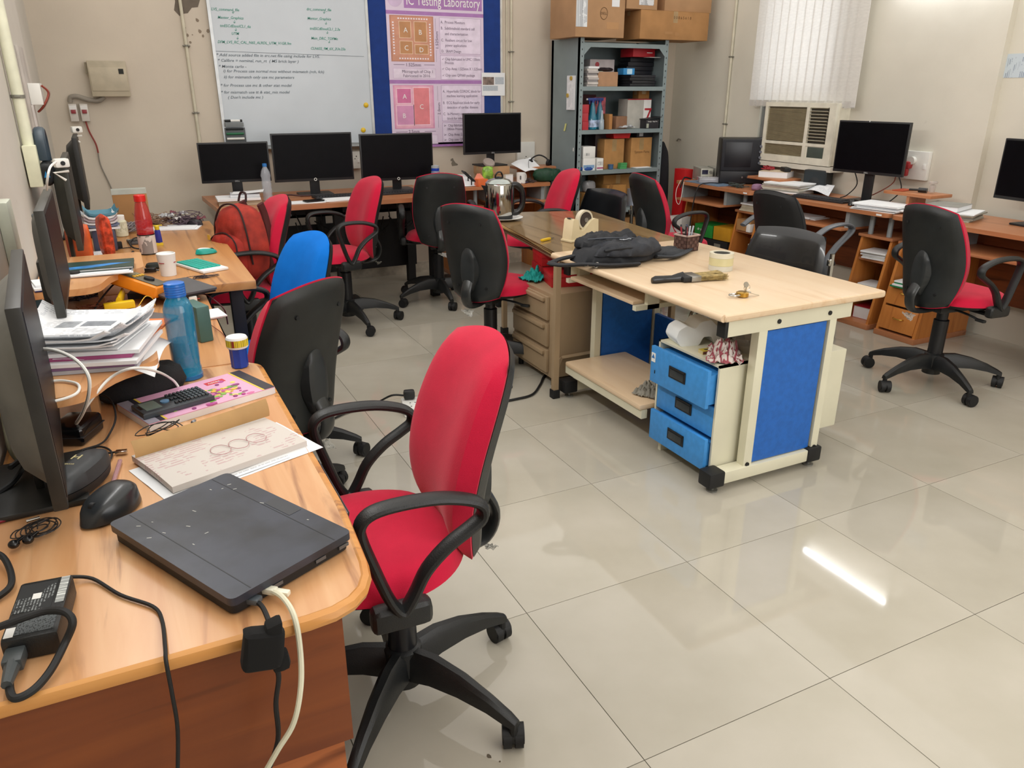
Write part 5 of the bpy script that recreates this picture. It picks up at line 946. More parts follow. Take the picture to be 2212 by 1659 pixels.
t = solo('snack_packet', B().pad(lambda a, b, e: Vector((a*.045+.006*nz(b*3, a), .022*e+.008*nz(a*4, b*4), .075+b*.07)), lambda a, b, e: Vector((a*.045, -.02*e, .075+b*.07)), 14, 14, .2), mat('7da83a', .25, var=.55, scale=22), 'green and yellow foil snack packet in front of the cartons', 'packet', (1.14, 3.45, DZ), -10)
def cup(label, loc, rz, name='mug'):
    t = thing(name, label, 'mug', loc, rz); part('cup_body', B().lathe([(.001, .003), (.030, .0), (.036, .006), (.037, .085), (.034, .086), (.033, .008), (.001, .006)], 26, cap=False), WHITE, t)
    part('handle', B().tube(smooth([(.035, 0, .072), (.055, 0, .068), (.06, 0, .045), (.052, 0, .022), (.035, 0, .018)]), .0055, 8), WHITE, t); part('print', B().box((-.030, -.0225, .05), (.012, .004, .03), rot('Z', -38, (-.03, -.0225, 0))), mat('6a6a6c', .5), t); return t
cup('white mug with dark print on the back computer desk', P(1117, 388, z=DZ+.0) - Vector((.1, .27, 0)), 20)
book('card', 'folded cream card standing left of the white mug', (1.32, 3.44, DZ), 10, .08, .03, .075, mat('d8d3c4', .6))
t = tangle('tangle of circuit boards and wires in front of the mug on the back desk', 'wire_tangle', 'wires', (1.50, 3.46, DZ), .11, .06, .035, 90, .0022, mat('45352f', .6), 31)
solo('circuit_board', B().box((0, 0, .008), (.08, .05, .003)).box((.01, .01, .014), (.02, .015, .01)).box((-.02, 0, .013), (.015, .03, .008)), mat('4b4a78', .5), 'small purple circuit board in the wire tangle of the back desk', 'circuit board', (1.44, 3.42, DZ), 20)
solo('green_bag', B().pad(lambda a, b, e: Vector((a*.13, b*.075, .05+.05*e*(1+.2*nz(a*3, b*3)))), lambda a, b, e: Vector((a*.13, b*.075, .05-.0495*e)), 18, 12, .6), mat('0c3a24', .6, var=.2), 'dark green soft pouch beside the steel rack on the back desk', 'pouch', (1.70, 3.48, DZ), -6)
papers('white papers under the dark green pouch', (1.60, 3.44, DZ), 20, .02, .02, .001, 1) if False else None
solo('white_sheet', B().sheet(lambda u, v: Vector((.22*u-.11, .18*v-.09, .03*math.sin(u*5)*.3+.05*u*v+.01-.05*(1-v))), 8, 8, .001), PAPER, 'curled white sheet hanging off the small raised shelf by the headset', 'paper', (1.58, 3.60, .875), 15)
t = thing('headset', 'black headset with microphone on the small raised shelf beside the rack', 'headset', (1.72, 3.66, .8605), -20)
part('headband', B().tube(smooth([(-.08, 0, .02), (-.06, .01, .06), (0, .01, .085), (.06, 0, .06), (.08, -.01, .02)]), .006, 8), DARK, t)
for s in (-1, 1): part('ear_cup', B().cyl((s*.085, -.012, .022), (s*.07, -.0, .026), .028, n=16), DARK, t)
part('microphone', B().tube(smooth([(-.085, -.01, .02), (-.12, -.04, .03), (-.13, -.07, .01)]), .003, 6), DARK, t)
cable('thin black headset cable arching from the back desk', [(1.56, 3.50, .76), (1.56, 3.55, .88), (1.60, 3.6, .92), (1.68, 3.62, .90)], .002, DARK)
t = thing('orange_funnel', 'small open orange carton behind the steel kettle', 'box', (1.06, 3.40, DZ), 8); part('body', B().bx(-.045, .045, -.03, .03, 0, .055, .001), mat('dd6b35', .5), t); part('flap', B().prism([(-.045, .055), (-.02, .095), (.01, .095), (.045, .055)], .028, .03, 'y'), mat('e8967c', .5), t)
# ================================================================ steel rack and its contents
RX, RY = 1.90, 3.34
def rp(u, zi, y=3.42): return (P(u, 230, y=y).x, y, SHZ[zi]+.0005)
def xr(u, v, y): return P(u, v, y=y).x
# cartons on top
TOP = 1.8455
def tcart(label, u0, u1, zb, zt, y0, dep, v, m=CARD):
    a, c = xr(u0, v, y0), xr(u1, v, y0); return carton('carton', label, 'box', ((a+c)/2, y0+dep/2, zb), 0, c-a, dep, zt-zb, m, 'cartons on top of the steel rack')
t = tcart('largest brown carton on the steel rack, with a white packing list and round logo', 1243, 1348, TOP, 2.28, 3.28, .40, 60)
part('packing_list', B().bx(-.22, -.12, -.202, -.2002, .07, .26), printed('dfe3e6', '7c828c', 60, 30, 0, .6), t); part('label_sheet', B().bx(.10, .17, -.202, -.2002, .22, .29), printed('e2e4e8', '4c5058', 50, 30, 0, .6), t)
part('round_logo', B().tube([(.03+.033*math.cos(a), -.2015, .17+.042*math.sin(a)) for a in [k*PI/12 for k in range(24)]], .002, 4, 1, None, True), mat('6a4c2c', .6), t); text('DELL', .026, mat('6a4c2c', .6), t, (.03, -.2015, .162), FACE_Y, 'logo', 'CENTER'); part('print', B().bx(.06, .17, -.2008, -.2, .06, .11), printed('b58a5e', '7a5a36', 50, 30, 0, .4), t)
t = tcart('long brown carton on the right of the rack top, with a barcode', 1383, 1530, TOP, 2.055, 3.28, .34, 60, CARD2)
part('barcode', B().bx(.0, .05, -.172, -.1702, .03, .055), printed('a87c4e', '2a221a', 4, 60, 0, .9), t); text('0 0 8 6 5 6 1 8', .03, mat('6e4c2a', .6), t, (-.02, -.171, .155), FACE_Y, 'print', 'LEFT'); part('print', B().bx(-.1, -.02, -.171, -.1702, .04, .06), printed('a87c4e', '6b4c2c', 60, 40, 0, .5), t)
t = tcart('brown carton with white courier labels, on the long carton', 1354, 1420, 2.0585, 2.30, 3.28, .30, 10)
part('courier_label', B().bx(-.03, .11, -.152, -.1502, .03, .16), printed('d5d7da', '6c7078', 40, 26, 0, .5), t)
tcart('plain brown carton at the right end above the long carton', 1436, 1537, 2.0585, 2.32, 3.30, .32, 10)
# shelf 4 (top opening)
z4 = SHZ[4]+.0005
papers('stack of grey papers and envelopes at the left of the top rack shelf', (xr(1268, 165, 3.44), 3.46, z4), 0, .10, .22, .15, 9, mats=[mat('b4afac', .7), mat('cfc9c4', .7), mat('8f8b8b', .7)], jit=.006)
t = carton('white_carton', 'white carton with a red round seal at the back of the top rack shelf', 'box', (xr(1293, 130, 3.62), 3.62, z4), 0, .24, .12, .21, mat('cdc3c4', .6), tape=False); part('red_seal', B().cyl((-.05, -.0605, .17), (-.05, -.062, .17), .02, n=18), mat('b23a44', .5), t)
carton('carton', 'brown carton on the top rack shelf below the black wrapped packet', 'box', (xr(1308, 160, 3.40), 3.42, z4), 0, .19, .12, .11, mat('b08868', .8), tape=False); carton('carton', 'pale grey-green carton left of the brown one on the top rack shelf', 'box', (xr(1288, 160, 3.44)-.01, 3.47, z4), 0, .06, .2, .115, mat('a3a898', .7), tape=False)
solo('black_packet', B().pad(lambda a, b, e: Vector((a*.085, b*.05, .015+.015*e+.005*nz(a*5, b*4))), lambda a, b, e: Vector((a*.085, b*.05, .015-.0145*e)), 14, 10, .3), mat('2a2226', .3), 'black plastic wrapped packet on the brown carton of the top rack shelf', 'packet', (xr(1305, 143, 3.42), 3.43, z4+.113))
for k in range(4): solo('laptop_slab', B().bx(-.125, .125, -.10, .10, 0, .022, .004), mat(['14151c', '1a1a20', '101118', '1c1c22'][k], .4), 'black flat laptop case in the stack at the right of the top rack shelf', 'case', (xr(1378, 170, 3.46)+random.uniform(-.01, .01), 3.48, z4+k*.0225), random.uniform(-3, 3), 'black flat cases in a stack')
for k in range(4): solo('black_case', B().bx(-.13, .13, -.08, .08, 0, .034, .006), mat('12121c', .5), 'black soft case piled above the flat laptop cases', 'case', (xr(1375, 150, 3.56)+.01*k, 3.60, z4+.0905+k*.0345), random.uniform(-4, 4), 'black soft cases piled on the rack')
t = carton('blue_box', 'bright blue and white small box in front of the black cases', 'box', (xr(1354, 148, 3.42), 3.43, z4+.0905), 0, .11, .09, .05, mat('2a86c4', .5), tape=False); part('label_patch', B().bx(-.02, .03, -.0465, -.045, .005, .045), mat('b6d6e8', .5), t)
t = carton('red_carton', 'open red carton lying crooked on the black cases, top right of the rack', 'box', (xr(1378, 110, 3.52), 3.52, z4+.230), 6, .24, .16, .065, mat('b01c28', .5), tape=False); part('lid_flap', B().box((.06, -.03, .075), (.15, .12, .003), rot('Y', 14, (.06, 0, .075))), mat('c02230', .5), t); part('print', B().bx(.03, .09, -.082, -.0802, .03, .036), WHITE, t)
solo('white_envelope', B().box((0, 0, .002), (.11, .09, .003)), WHITE, 'white envelope edge poking out right of the red carton', 'paper', (xr(1415, 121, 3.40), 3.44, z4+.2255))
solo('dark_bag', B().pad(lambda a, b, e: Vector((a*.15, b*.07, .10+.09*e)), lambda a, b, e: Vector((a*.15, b*.07, .10-.0995*e)), 14, 12, .3), mat('1a2022', .8), 'black bag at the back of the top rack shelf', 'bag', (xr(1300, 110, 3.72), 3.72, z4))
# shelf 3
z3 = SHZ[3]+.0005
for k in range(3): carton('red_box', ['lowest', 'middle', 'topmost'][k]+' of three small red boxes at the left of the second rack shelf', 'box', (xr(1259, 250, 3.40), 3.41, z3+k*.0655), random.uniform(-4, 4), .062, .10, .065, mat('b3323c', .5), 'small red boxes in a stack', tape=False)
def spray(label, loc):
    t = thing('spray_bottle', label, 'bottle', loc, -10, 'blue spray cleaner bottles')
    part('bottle_body', B().lathe([(.034, 0), (.040, .006), (.040, .07), (.034, .10), (.026, .13), (.022, .17), (.013, .20), (.012, .215)], 20), clear('1a7f9c', .08, .7), t); part('label_wrap', B().lathe([(.0405, .02), (.0405, .075)], 20, cap=False), mat('9fb0cc', .5, var=.5, scale=30), t)
    part('trigger_head', B().box((-.01, 0, .235), (.075, .024, .024), None, .006).box((-.03, 0, .215), (.008, .012, .035)).cyl((0, 0, .21), (0, 0, .23), .014), mat('1a3480', .4), t)
    part('nozzle', B().cyl((-.046, 0, .235), (-.058, 0, .235), .008), WHITE, t); return t
spray('blue spray cleaner bottle with navy trigger, left of the pair on the rack', (xr(1281, 255, 3.39), 3.40, z3)); spray('blue spray cleaner bottle with navy trigger, right of the pair on the rack', (xr(1299, 255, 3.41), 3.44, z3))
solo('clear_bottle', B().lathe([(.020, 0), (.022, .01), (.020, .06), (.012, .09), (.008, .15)], 14), clear('b8c8d0', .05, .5), 'slim clear bottle in front of the spray bottles', 'bottle', (xr(1300, 258, 3.37), 3.37, z3))
carton('pink_carton', 'tall pink and red patterned carton behind the spray bottles', 'box', (xr(1295, 225, 3.54), 3.56, z3), 0, .11, .06, .25, mat('c4606c', .5, var=.5, scale=25), tape=False)
carton('dark_red_box', 'dark maroon box in the shade at the back left of the second rack shelf', 'box', (xr(1266, 230, 3.62), 3.64, z3), 0, .13, .14, .27, mat('4a1a22', .6), tape=False)
carton('card_sheet_pack', 'brown upright cardboard pack right of the spray bottles', 'box', (xr(1314, 255, 3.40), 3.42, z3), 0, .03, .12, .12, mat('b07c48', .8), tape=False)
carton('carton', 'open brown carton wrapped in clear film in the middle of the second rack shelf', 'box', (xr(1335, 255, 3.44), 3.46, z3), 12, .13, .12, .10, mat('8f6a50', .8), tape=False)
solo('clear_packet', B().sheet(lambda u, v: Vector((.18*u-.09, .08*v-.04, .012+.04*abs(nz(u*5, v*4, 2))*(1-abs(2*u-1)**2))), 14, 8, .001), clear('c9ccd0', .1, .5), 'crumpled clear plastic packet before the film-wrapped carton', 'packet', (xr(1355, 262, 3.37), 3.385, z3))
t = carton('seven_carton', 'white carton with a large red figure 7 on the second rack shelf', 'box', (xr(1376, 240, 3.46), 3.50, z3), 0, .24, .14, .235, mat('b6b4ac', .6), tape=False); part('side_label', B().bx(.045, .121, -.0715, -.0702, 0, .235), WHITE, t); part('top_stripe', B().bx(-.12, .121, -.0722, -.0705, .228, .236), mat('a32430', .5), t)
text('7', .17, mat('b0202c', .5), t, (.047, -.073, .045), FACE_Y, 'numeral')
t = carton('black_box', 'black box with white print and raised lid, right end of the second rack shelf', 'box', (xr(1404, 260, 3.38), 3.39, z3), 0, .13, .10, .07, mat('26242a', .5), tape=False); part('lid', B().box((.01, 0, .083), (.17, .11, .004), rot('Y', -6, (0, 0, .08))), mat('17161a', .5), t); part('label_patch', B().bx(-.062, -.04, -.0515, -.05, .005, .04), mat('aab0a0', .5), t); text('Geelyo  Grip Pro', .014, WHITE, t, (-.05, -.0515, .052), FACE_Y)
carton('carton', 'small brown carton on top of the carton with the figure 7', 'box', (xr(1385, 195, 3.50), 3.50, z3+.2375), 0, .11, .09, .06, mat('9c6c38', .8))
# shelf 2
z2 = SHZ[2]+.0005
t = carton('white_carton', 'upper white carton at the left of the third rack shelf', 'box', (xr(1266, 330, 3.40), 3.42, z2+.1005), 0, .118, .14, .092, WHITE, 'white cartons on the third rack shelf', tape=False); part('print', B().bx(-.045, .0, -.0712, -.07, .02, .04), printed('e9e9e6', '555a60', 60, 30, 0, .7), t)
t = carton('white_carton', 'lower white carton at the left of the third rack shelf', 'box', (xr(1266, 350, 3.40), 3.42, z2), 0, .12, .14, .10, WHITE, 'white cartons on the third rack shelf', tape=False); part('print', B().bx(-.055, .05, -.0712, -.07, .02, .045), mat('7fa3c8', .5), t)
t = carton('white_carton', 'narrow white carton with icon print beside the stacked white cartons', 'box', (xr(1291, 350, 3.39), 3.40, z2), 0, .062, .10, .095, WHITE, tape=False); part('print', B().bx(-.025, .025, -.0512, -.05, .04, .07), printed('e9e9e6', '8a8a8c', 40, 20, 0, .6), t); part('pink_band', B().bx(-.031, .031, -.0512, -.05, .012, .022), mat('a83a6a', .5), t)
solo('blue_cloth', B().pad(lambda a, b, e: Vector((a*.075, b*.025, .012+.02*e*(1+.4*nz(a*4, b*2)))), lambda a, b, e: Vector((a*.075, b*.025, .012-.0118*e)), 16, 8, .6), mat('1b4a96', .6), 'blue folded strap at the left front of the third rack shelf', 'strap', (xr(1270, 361, 3.36), 3.368, z2))
carton('carton', 'brown carton in the middle of the third rack shelf, under the red tray', 'box', (xr(1318, 330, 3.46), 3.50, z2), 0, .20, .20, .24, mat('b0824e', .85)); t = carton('carton', 'brown carton at the right of the third rack shelf, with faint writing', 'box', (xr(1376, 330, 3.46), 3.50, z2), 0, .215, .20, .245, mat('b58650', .85))
text('System Parts', .03, mat('7a5832', .7), t, (-.07, -.1012, .12), FACE_Y, 'handwriting')
t = solo('red_tray', B().prism([(-.085, .05), (.10, .05), (.085, 0), (-.07, 0)], -.09, .09, 'y'), mat('c01a1c', .4), 'red plastic tray on the middle carton of the third rack shelf', 'tray', (xr(1332, 292, 3.46), 3.48, z2+.2475))
t = carton('black_box', 'black box with white label on the right carton of the third rack shelf', 'box', (xr(1386, 290, 3.46), 3.48, z2+.2485), 0, .17, .14, .05, mat('16161c', .5), tape=False); part('label_patch', B().bx(-.06, -.02, -.0715, -.07, .01, .042), mat('b9bcc0', .5), t)
carton('dark_box', 'dark translucent drawer box left of the red tray', 'box', (xr(1292, 310, 3.56), 3.60, z2), 0, .12, .18, .28, mat('3a2c30', .3), tape=False)
t = solo('blue_jar', B().lathe([(.018, 0), (.022, .004), (.022, .03), (.024, .032), (.024, .04), (.001, .042)], 16), mat('3a5f86', .4), 'small blue jar in front of the brown cartons of the third rack shelf', 'jar', (xr(1320, 357, 3.37), 3.375, z2))
for k in range(3): solo('green_box', B().bx(-.034, .034, -.02, .02, 0, .016, .001), mat('4a9a5c', .4), 'flat green box stacked in front of the right brown carton', 'box', (xr(1344, 357, 3.37)+.002*k, 3.37, z2+k*.0165), 3*k, 'flat green boxes in a stack')
papers('thin white board lying at the right front of the third rack shelf', (xr(1388, 360, 3.36), 3.39, z2), 4, .17, .06, .006, 2)
# shelf 1, seen above the chairs
z1 = SHZ[1]+.0005
carton('carton', 'large brown carton at the back of the fourth rack shelf', 'box', (xr(1322, 400, 3.56), 3.60, z1), 0, .30, .26, .27, mat('9c713c', .85)); t = carton('carton', 'brown carton with an opened flap in the middle of the fourth rack shelf', 'box', (xr(1332, 410, 3.36)-.005, 3.40, z1), 0, .19, .10, .20, mat('a5763c', .85), tape=False)
part('open_flap', B().box((-.075, -.06, .17), (.03, .004, .08), rot('Y', 25, (-.075, 0, .17))), mat('8a5f2e', .85), t)
carton('carton', 'small brown carton at the left of the fourth rack shelf, behind the red backrest', 'box', (xr(1268, 420, 3.42), 3.44, z1), 10, .13, .14, .14, mat('a5763c', .85)); solo('clear_bag', B().pad(lambda a, b, e: Vector((a*.06, b*.05, .05+.045*e+.01*nz(a*5, b*5))), lambda a, b, e: Vector((a*.06, b*.05, .05-.0495*e)), 14, 10, .4), clear('a9a9ac', .15, .6), 'clear plastic bag on the small brown carton of the fourth rack shelf', 'bag', (xr(1272, 390, 3.44), 3.44, z1+.1435))
carton('white_box', 'white and blue box right of the opened carton on the fourth rack shelf', 'box', (xr(1372, 410, 3.40), 3.44, z1), 0, .07, .12, .15, mat('b4bccb', .6), tape=False)
for k in range(3): carton('carton', ['left', 'middle', 'right'][k]+' of the cartons on the bottom rack shelf', 'box', (2.05+k*.27, 3.58, SHZ[0]+.0005), 0, .24, .3, .26, CARD2)
# papers and magnets on the rack's side
t = thing('hanging_papers', 'bundle of printed sheets held by two gold magnets on the side of the rack', 'papers', (1.899, 3.44, 1.45))
for k in range(4): part('sheet', B().bx(-.004-.003*k, -.0025-.003*k, -.05+.008*k, .06+.004*k, -.14, .12), TX1 if k == 3 else PAPER, t)
for dy, dz in ((.0, .10), (.05, -.03)): part('magnet', B().cyl((-.014, dy, dz), (-.022, dy, dz), .016, n=18), mat('c0a040', .35), t)
A = P(1222, 275, x=1.898); solo('sticky_note', B().prism([(-.02, .03), (.005, .03), (.03, -.03), (.005, -.03)], -.004, -.002, 'x'), mat('d7d78c', .6), 'pale yellow sticky note on the side of the rack', 'note', A); A = P(1239, 323, x=1.898)
solo('tape_scrap', B().prism([(-.006, .015), (.006, .012), (.007, -.012), (-.004, -.015)], -.003, -.001, 'x'), WHITE, 'torn white sticker scrap low on the side of the rack', 'sticker', A)
# beside the rack
solo('guitar_bag', B().pad(lambda a, b, e: Vector((a*.075*(1-.25*max(0, b)), -.06*e, .52+b*.52)), lambda a, b, e: Vector((a*.075*(1-.25*max(0, b)), .06*e, .52+b*.52)), 14, 20, .3), mat('15151a', .9), 'tall black soft bag standing between the steel rack and the right wall', 'bag', (2.835, 3.44, 0))
carton('red_box', 'tall red box standing on end between the rack and the right desks', 'box', (2.93, 3.24, 0), 0, .09, .14, .82, mat('c0181c', .5), tape=False)
# ================================================================ the middle tables
BZ, CZ = .7105, .7285
A = P(1078, 475, z=BZ); t = thing('plate', 'white plate under the electric kettle', 'plate', (A.x+.03, A.y, BZ))
part('plate_body', B().lathe([(.001, .004), (.06, .0), (.075, .004), (.118, .014), (.122, .017), (.115, .017), (.07, .007), (.001, .006)], 36), WHITE, t)
k = thing('electric_kettle', 'polished steel electric kettle with black handle on the brown table', 'kettle', (A.x, A.y, BZ+.008), -8)
part('base', B().lathe([(.072, 0), (.085, .003), (.085, .018), (.080, .024)], 30), DARK, k)
part('kettle_body', B().lathe([(.078, .022), (.083, .03), (.083, .205), (.080, .212)], 40), STEEL, k)
part('lid', B().lathe([(.083, .212), (.084, .216), (.065, .235), (.03, .245), (.001, .247)], 36), mat('aab2ae', .15, .9), k)
part('lid_handle', B().tube(smooth([(-.022, 0, .244), (-.020, 0, .262), (-.006, 0, .278), (.012, 0, .278), (.022, 0, .262), (.024, 0, .244)]), .005, 8).lathe([(.02, .242), (.026, .25), (.001, .254)], 16), BLKG, k)
part('handle', B().tube(smooth([(.078, 0, .195), (.11, 0, .20), (.145, 0, .17), (.155, 0, .12), (.148, 0, .07), (.12, 0, .035), (.078, 0, .035)], 5), [.014]*31, 10, 1.4, (0, 1, .001)).box((.085, 0, .115), (.02, .03, .16), None, .006), BLKG, k)
part('spout', B().rings([[Vector((-.078, .02, .20)), Vector((-.078, -.02, .20)), Vector((-.075, -.004, .13)), Vector((-.075, .004, .13))], [Vector((-.112, .008, .205)), Vector((-.112, -.008, .205)), Vector((-.10, -.003, .185)), Vector((-.10, .003, .185))]]), DARK, k)
part('level_mark', B().box((-.02, -.0808, .05), (.010, .004, .014)), DARK, k)
A = P(1252, 518, z=BZ); t = thing('tape_dispenser', 'cream desktop tape dispenser on the brown table', 'tape dispenser', (A.x, A.y, BZ), 12)
pr_ = [(-.095, 0), (.105, 0), (.10, .105), (.075, .112), (.045, .10), (.0, .058), (-.018, .052), (-.035, .062), (-.045, .115), (-.075, .120), (-.082, .112)]
part('body', B().prism(pr_, -.036, .036, 'y'), mat('d8c9a4', .5, var=.03), t); part('base_flange', B().bx(-.10, .108, -.042, .042, 0, .012, .004), mat('d8c9a4', .5, var=.03), t)
M90 = Matrix.Translation((.028, 0, .105)) @ Matrix.Rotation(PI/2, 4, 'X')
part('tape_roll', B().lathe([(.042, -.014), (.052, -.014), (.052, .014), (.042, .014), (.042, -.014)], 30, M=M90, cap=False), mat('cfc6b0', .35), t)
part('tape_core', B().lathe([(.012, -.016), (.040, -.016), (.040, .016), (.012, .016), (.012, -.016)], 24, M=M90, cap=False), mat('3a3230', .4), t); part('core_hub', B().cyl((.028, -.02, .105), (.028, .02, .105), .012), mat('8a8680', .3, .4), t)
part('cutting_blade', B().bx(-.083, -.068, -.014, .014, .119, .124), STEEL, t)
A = P(1183, 519, z=BZ); t = thing('craft_knife', 'yellow craft knife on the brown table', 'knife', A, 25); part('handle', B().bx(-.055, .02, -.009, .009, .001, .013, .003), mat('dcb41c', .4), t); part('blade', B().bx(.02, .055, -.005, .005, .005, .0065), STEEL, t)
# black backpack lying on the white desk
A = P(1335, 562, z=CZ); bk = thing('black_backpack', 'crumpled black backpack lying flat on the beech desk top', 'backpack', (A.x, A.y, CZ), 4); bk.scale = (1.32, 1.2, 1.12)
def lump(c, a, b, h, s, m, name='body_panel', nn=26, fx=.016):
    q = B().pad(lambda x, y, e: Vector((c[0]+x*a+.02*nz(y*3, x*2, s), c[1]+y*b+.015*nz(x*3, y*2, s+4), c[2]+.012+h*e*(.8+.35*nz(x*1.7, y*1.7, s))+fx*e*nz(x*7, y*4, s+2))), lambda x, y, e: Vector((c[0]+x*a+.02*nz(y*3, x*2, s), c[1]+y*b+.015*nz(x*3, y*2, s+4), c[2]+.012-.0115*e)), nn, nn, .45)
    return part(name, q, m, bk, 60)
BKM = mat('1c1e23', .75, var=.25, bump=.4, bscale=140)
lump((0, .02, 0), .175, .115, .065, 1, BKM); lump((.01, -.03, .03), .14, .085, .055, 5, mat('22252c', .7, var=.3, bump=.4, bscale=140), 'front_pocket'); lump((-.02, .05, .05), .12, .07, .05, 9, BKM, 'top_flap'); lump((.19, -.01, 0), .09, .06, .018, 13, mat('26292e', .8), 'side_flap', 14, .006)
part('strap', B().tube(smooth([(-.16, .04, .03), (-.22, .05, .02), (-.26, .03, .014), (-.24, -.01, .012), (-.17, -.05, .014), (-.10, -.10, .012), (.0, -.125, .010)], 6), .008, 8, 2.2, (0, .3, 1)), BKM, bk)
part('strap', B().tube(smooth([(.10, -.09, .02), (.17, -.10, .012), (.26, -.05, .008), (.33, .0, .007), (.36, .03, .007)], 6), .007, 8, 2.6, (0, .3, 1)), mat('2c3036', .85), bk)
part('strap', B().tube(smooth([(-.10, -.06, .06), (-.04, -.09, .07), (.04, -.09, .06), (.10, -.05, .05)], 5), .007, 8, 1.8, (0, .3, 1)), BKM, bk); part('zip', B().tube(smooth([(-.12, .02, .095), (-.04, -.02, .10), (.05, -.03, .09), (.11, -.0, .075)], 5), .003, 6), mat('3a3f48', .5), bk)
part('buckle', B().box((-.175, -.052, .012), (.012, .030, .006), rot('Z', 30, (-.175, -.052, 0)), .001), CHROME, bk); part('carabiner', B().tube(smooth([(-.155, -.08, .01), (-.14, -.065, .02), (-.13, -.07, .016), (-.15, -.088, .008)], 4, True), .0022, 6, 1, None, True), CHROME, bk)
part('logo', B().tube(smooth([(-.03, -.045, .097), (-.02, -.05, .096), (-.012, -.045, .096), (-.02, -.052, .095), (.0, -.05, .096), (.01, -.045, .096), (.018, -.048, .094)], 3), .0015, 5), mat('b9bec6', .5), bk)
A = P(1481, 540, z=CZ); t = thing('pen_basket', 'brown woven plastic basket holding pens on the white and blue desk', 'pen holder', (A.x, A.y, CZ), 8)
part('basket_wall', B().bx(-.042, .042, -.042, -.039, 0, .075).bx(-.042, .042, .039, .042, 0, .075).bx(-.042, -.039, -.042, .042, 0, .075).bx(.039, .042, -.042, .042, 0, .075).bx(-.042, .042, -.042, .042, 0, .003), mat('4a332e', .5), t)
part('rim', B().bx(-.047, .047, -.047, -.038, .072, .080, .002).bx(-.047, .047, .038, .047, .072, .080, .002).bx(-.047, -.038, -.047, .047, .072, .080, .002).bx(.038, .047, -.047, .047, .072, .080, .002), mat('b39b92', .45), t)
for i in range(5):
    for j in range(4):
        if (i+j) % 2: part('weave_patch', B().box((-.033+i*.0165, -.0435, .012+j*.016), (.0145, .003, .014)), mat('5c423c', .5), t); part('weave_patch', B().box((-.0435, -.033+i*.0165, .012+j*.016), (.003, .0145, .014)), mat('5c423c', .5), t)
for k, (h, lx, ly) in enumerate((('a32636', -.02, .01), ('c9cdd4', .0, -.015), ('2a2a30', -.01, .02), ('a8b0b8', .025, .0), ('27305a', .015, .015), ('8c2430', -.005, -.005), ('26262a', -.025, -.02))):
    p0 = (lx*.6, ly*.6, .006); p1 = (lx*1.5+random.uniform(-.01, .01), ly*1.5, random.uniform(.105, .13)); pn = solo('pen', B().cyl((0, 0, 0), Vector(p1)-Vector(p0), .0042, n=8), mat(h, .35), ['red', 'silver', 'black', 'grey metal', 'navy', 'dark red', 'charcoal'][k]+' pen standing in the brown woven basket', 'pen', Vector((A.x, A.y, CZ))+Vector(p0), 0, 'pens in the brown basket')
A = P(1556, 582, z=CZ); t = thing('packing_tape', 'pale packing tape rolls stacked on the beech desk top', 'tape roll', (A.x, A.y, CZ))
for k, (z0, z1, h) in enumerate(((0, .022, 'c9c6b8'), (.0225, .055, 'cfc79a'), (.0555, .075, 'd9d3bd'))):
    part('tape_ring', B().lathe([(.036, z0), (.052, z0), (.052, z1), (.036, z1), (.036, z0)], 36, cap=False), mat(h, .25, var=.04), t)
part('core', B().lathe([(.033, .0), (.036, .0), (.036, .073), (.033, .073), (.033, 0)], 30, cap=False), mat('54534e', .6), t)
a, c = P(1408, 607, z=CZ+.01), P(1562, 595, z=CZ+.01); d = c-a
t = thing('paint_brush', 'wide flat paint brush with black handle on the beech desk top', 'brush', ((a.x+c.x)/2, (a.y+c.y)/2, CZ), math.degrees(math.atan2(d.y, d.x))); L = d.length/2
part('handle', B().tube([(-L, 0, .012), (-L+.015, 0, .012), (-L+.05, 0, .012), (-L+.09, 0, .012), (-L+.12, 0, .012), (-L+.14, 0, .012)], [.009, .014, .013, .012, .018, .021], 12, 1.3, (0, 1, .001)), BLKG, t)
part('shoulder', B().bx(-L+.125, -L+.165, -.038, .038, .003, .024, .005), DARK, t); part('ferrule', B().bx(-L+.160, -L+.205, -.041, .041, .003, .025, .002), mat('8c8a84', .3, .9), t)
bm_ = B()
for k in range(330):
    y = random.uniform(-.039, .039); z = random.uniform(.005, .023); bm_.tube([(-L+.203, y, z), (-L+.26, y*1.08, z), (L-random.uniform(0, .022), y*1.22+random.uniform(-.003, .003), max(.002, z+random.uniform(-.004, .004)))], .0012, 3)
part('bristles', bm_, mat('a08a58', .7, var=.3, scale=60), t)['kind'] = 'stuff'
for k in range(3): part('rivet', B().cyl((-L+.195, -.025+k*.025, .021), (-L+.195, -.025+k*.025, .0225), .003, n=8), CHROME, t)
A = P(1603, 641, z=CZ); t = thing('padlock', 'brass padlock with a ring of keys on the beech desk top', 'padlock', (A.x, A.y, CZ), -6)
part('lock_body', B().lathe([(.018, 0), (.0235, .003), (.0235, .017), (.018, .020), (.001, .0205)], 28), mat('b08a3c', .25, .9), t)
part('shackle', B().tube(smooth([(-.020, .012, .010), (-.045, .014, .010), (-.056, .0, .010), (-.045, -.014, .010), (-.020, -.012, .010)]), .0038, 8), CHROME, t)
part('key_ring', B().tube([(.018+.013*math.cos(a), 0, .034+.013*math.sin(a)) for a in [q*PI/10 for q in range(20)]], .0012, 6, 1, None, True), CHROME, t)
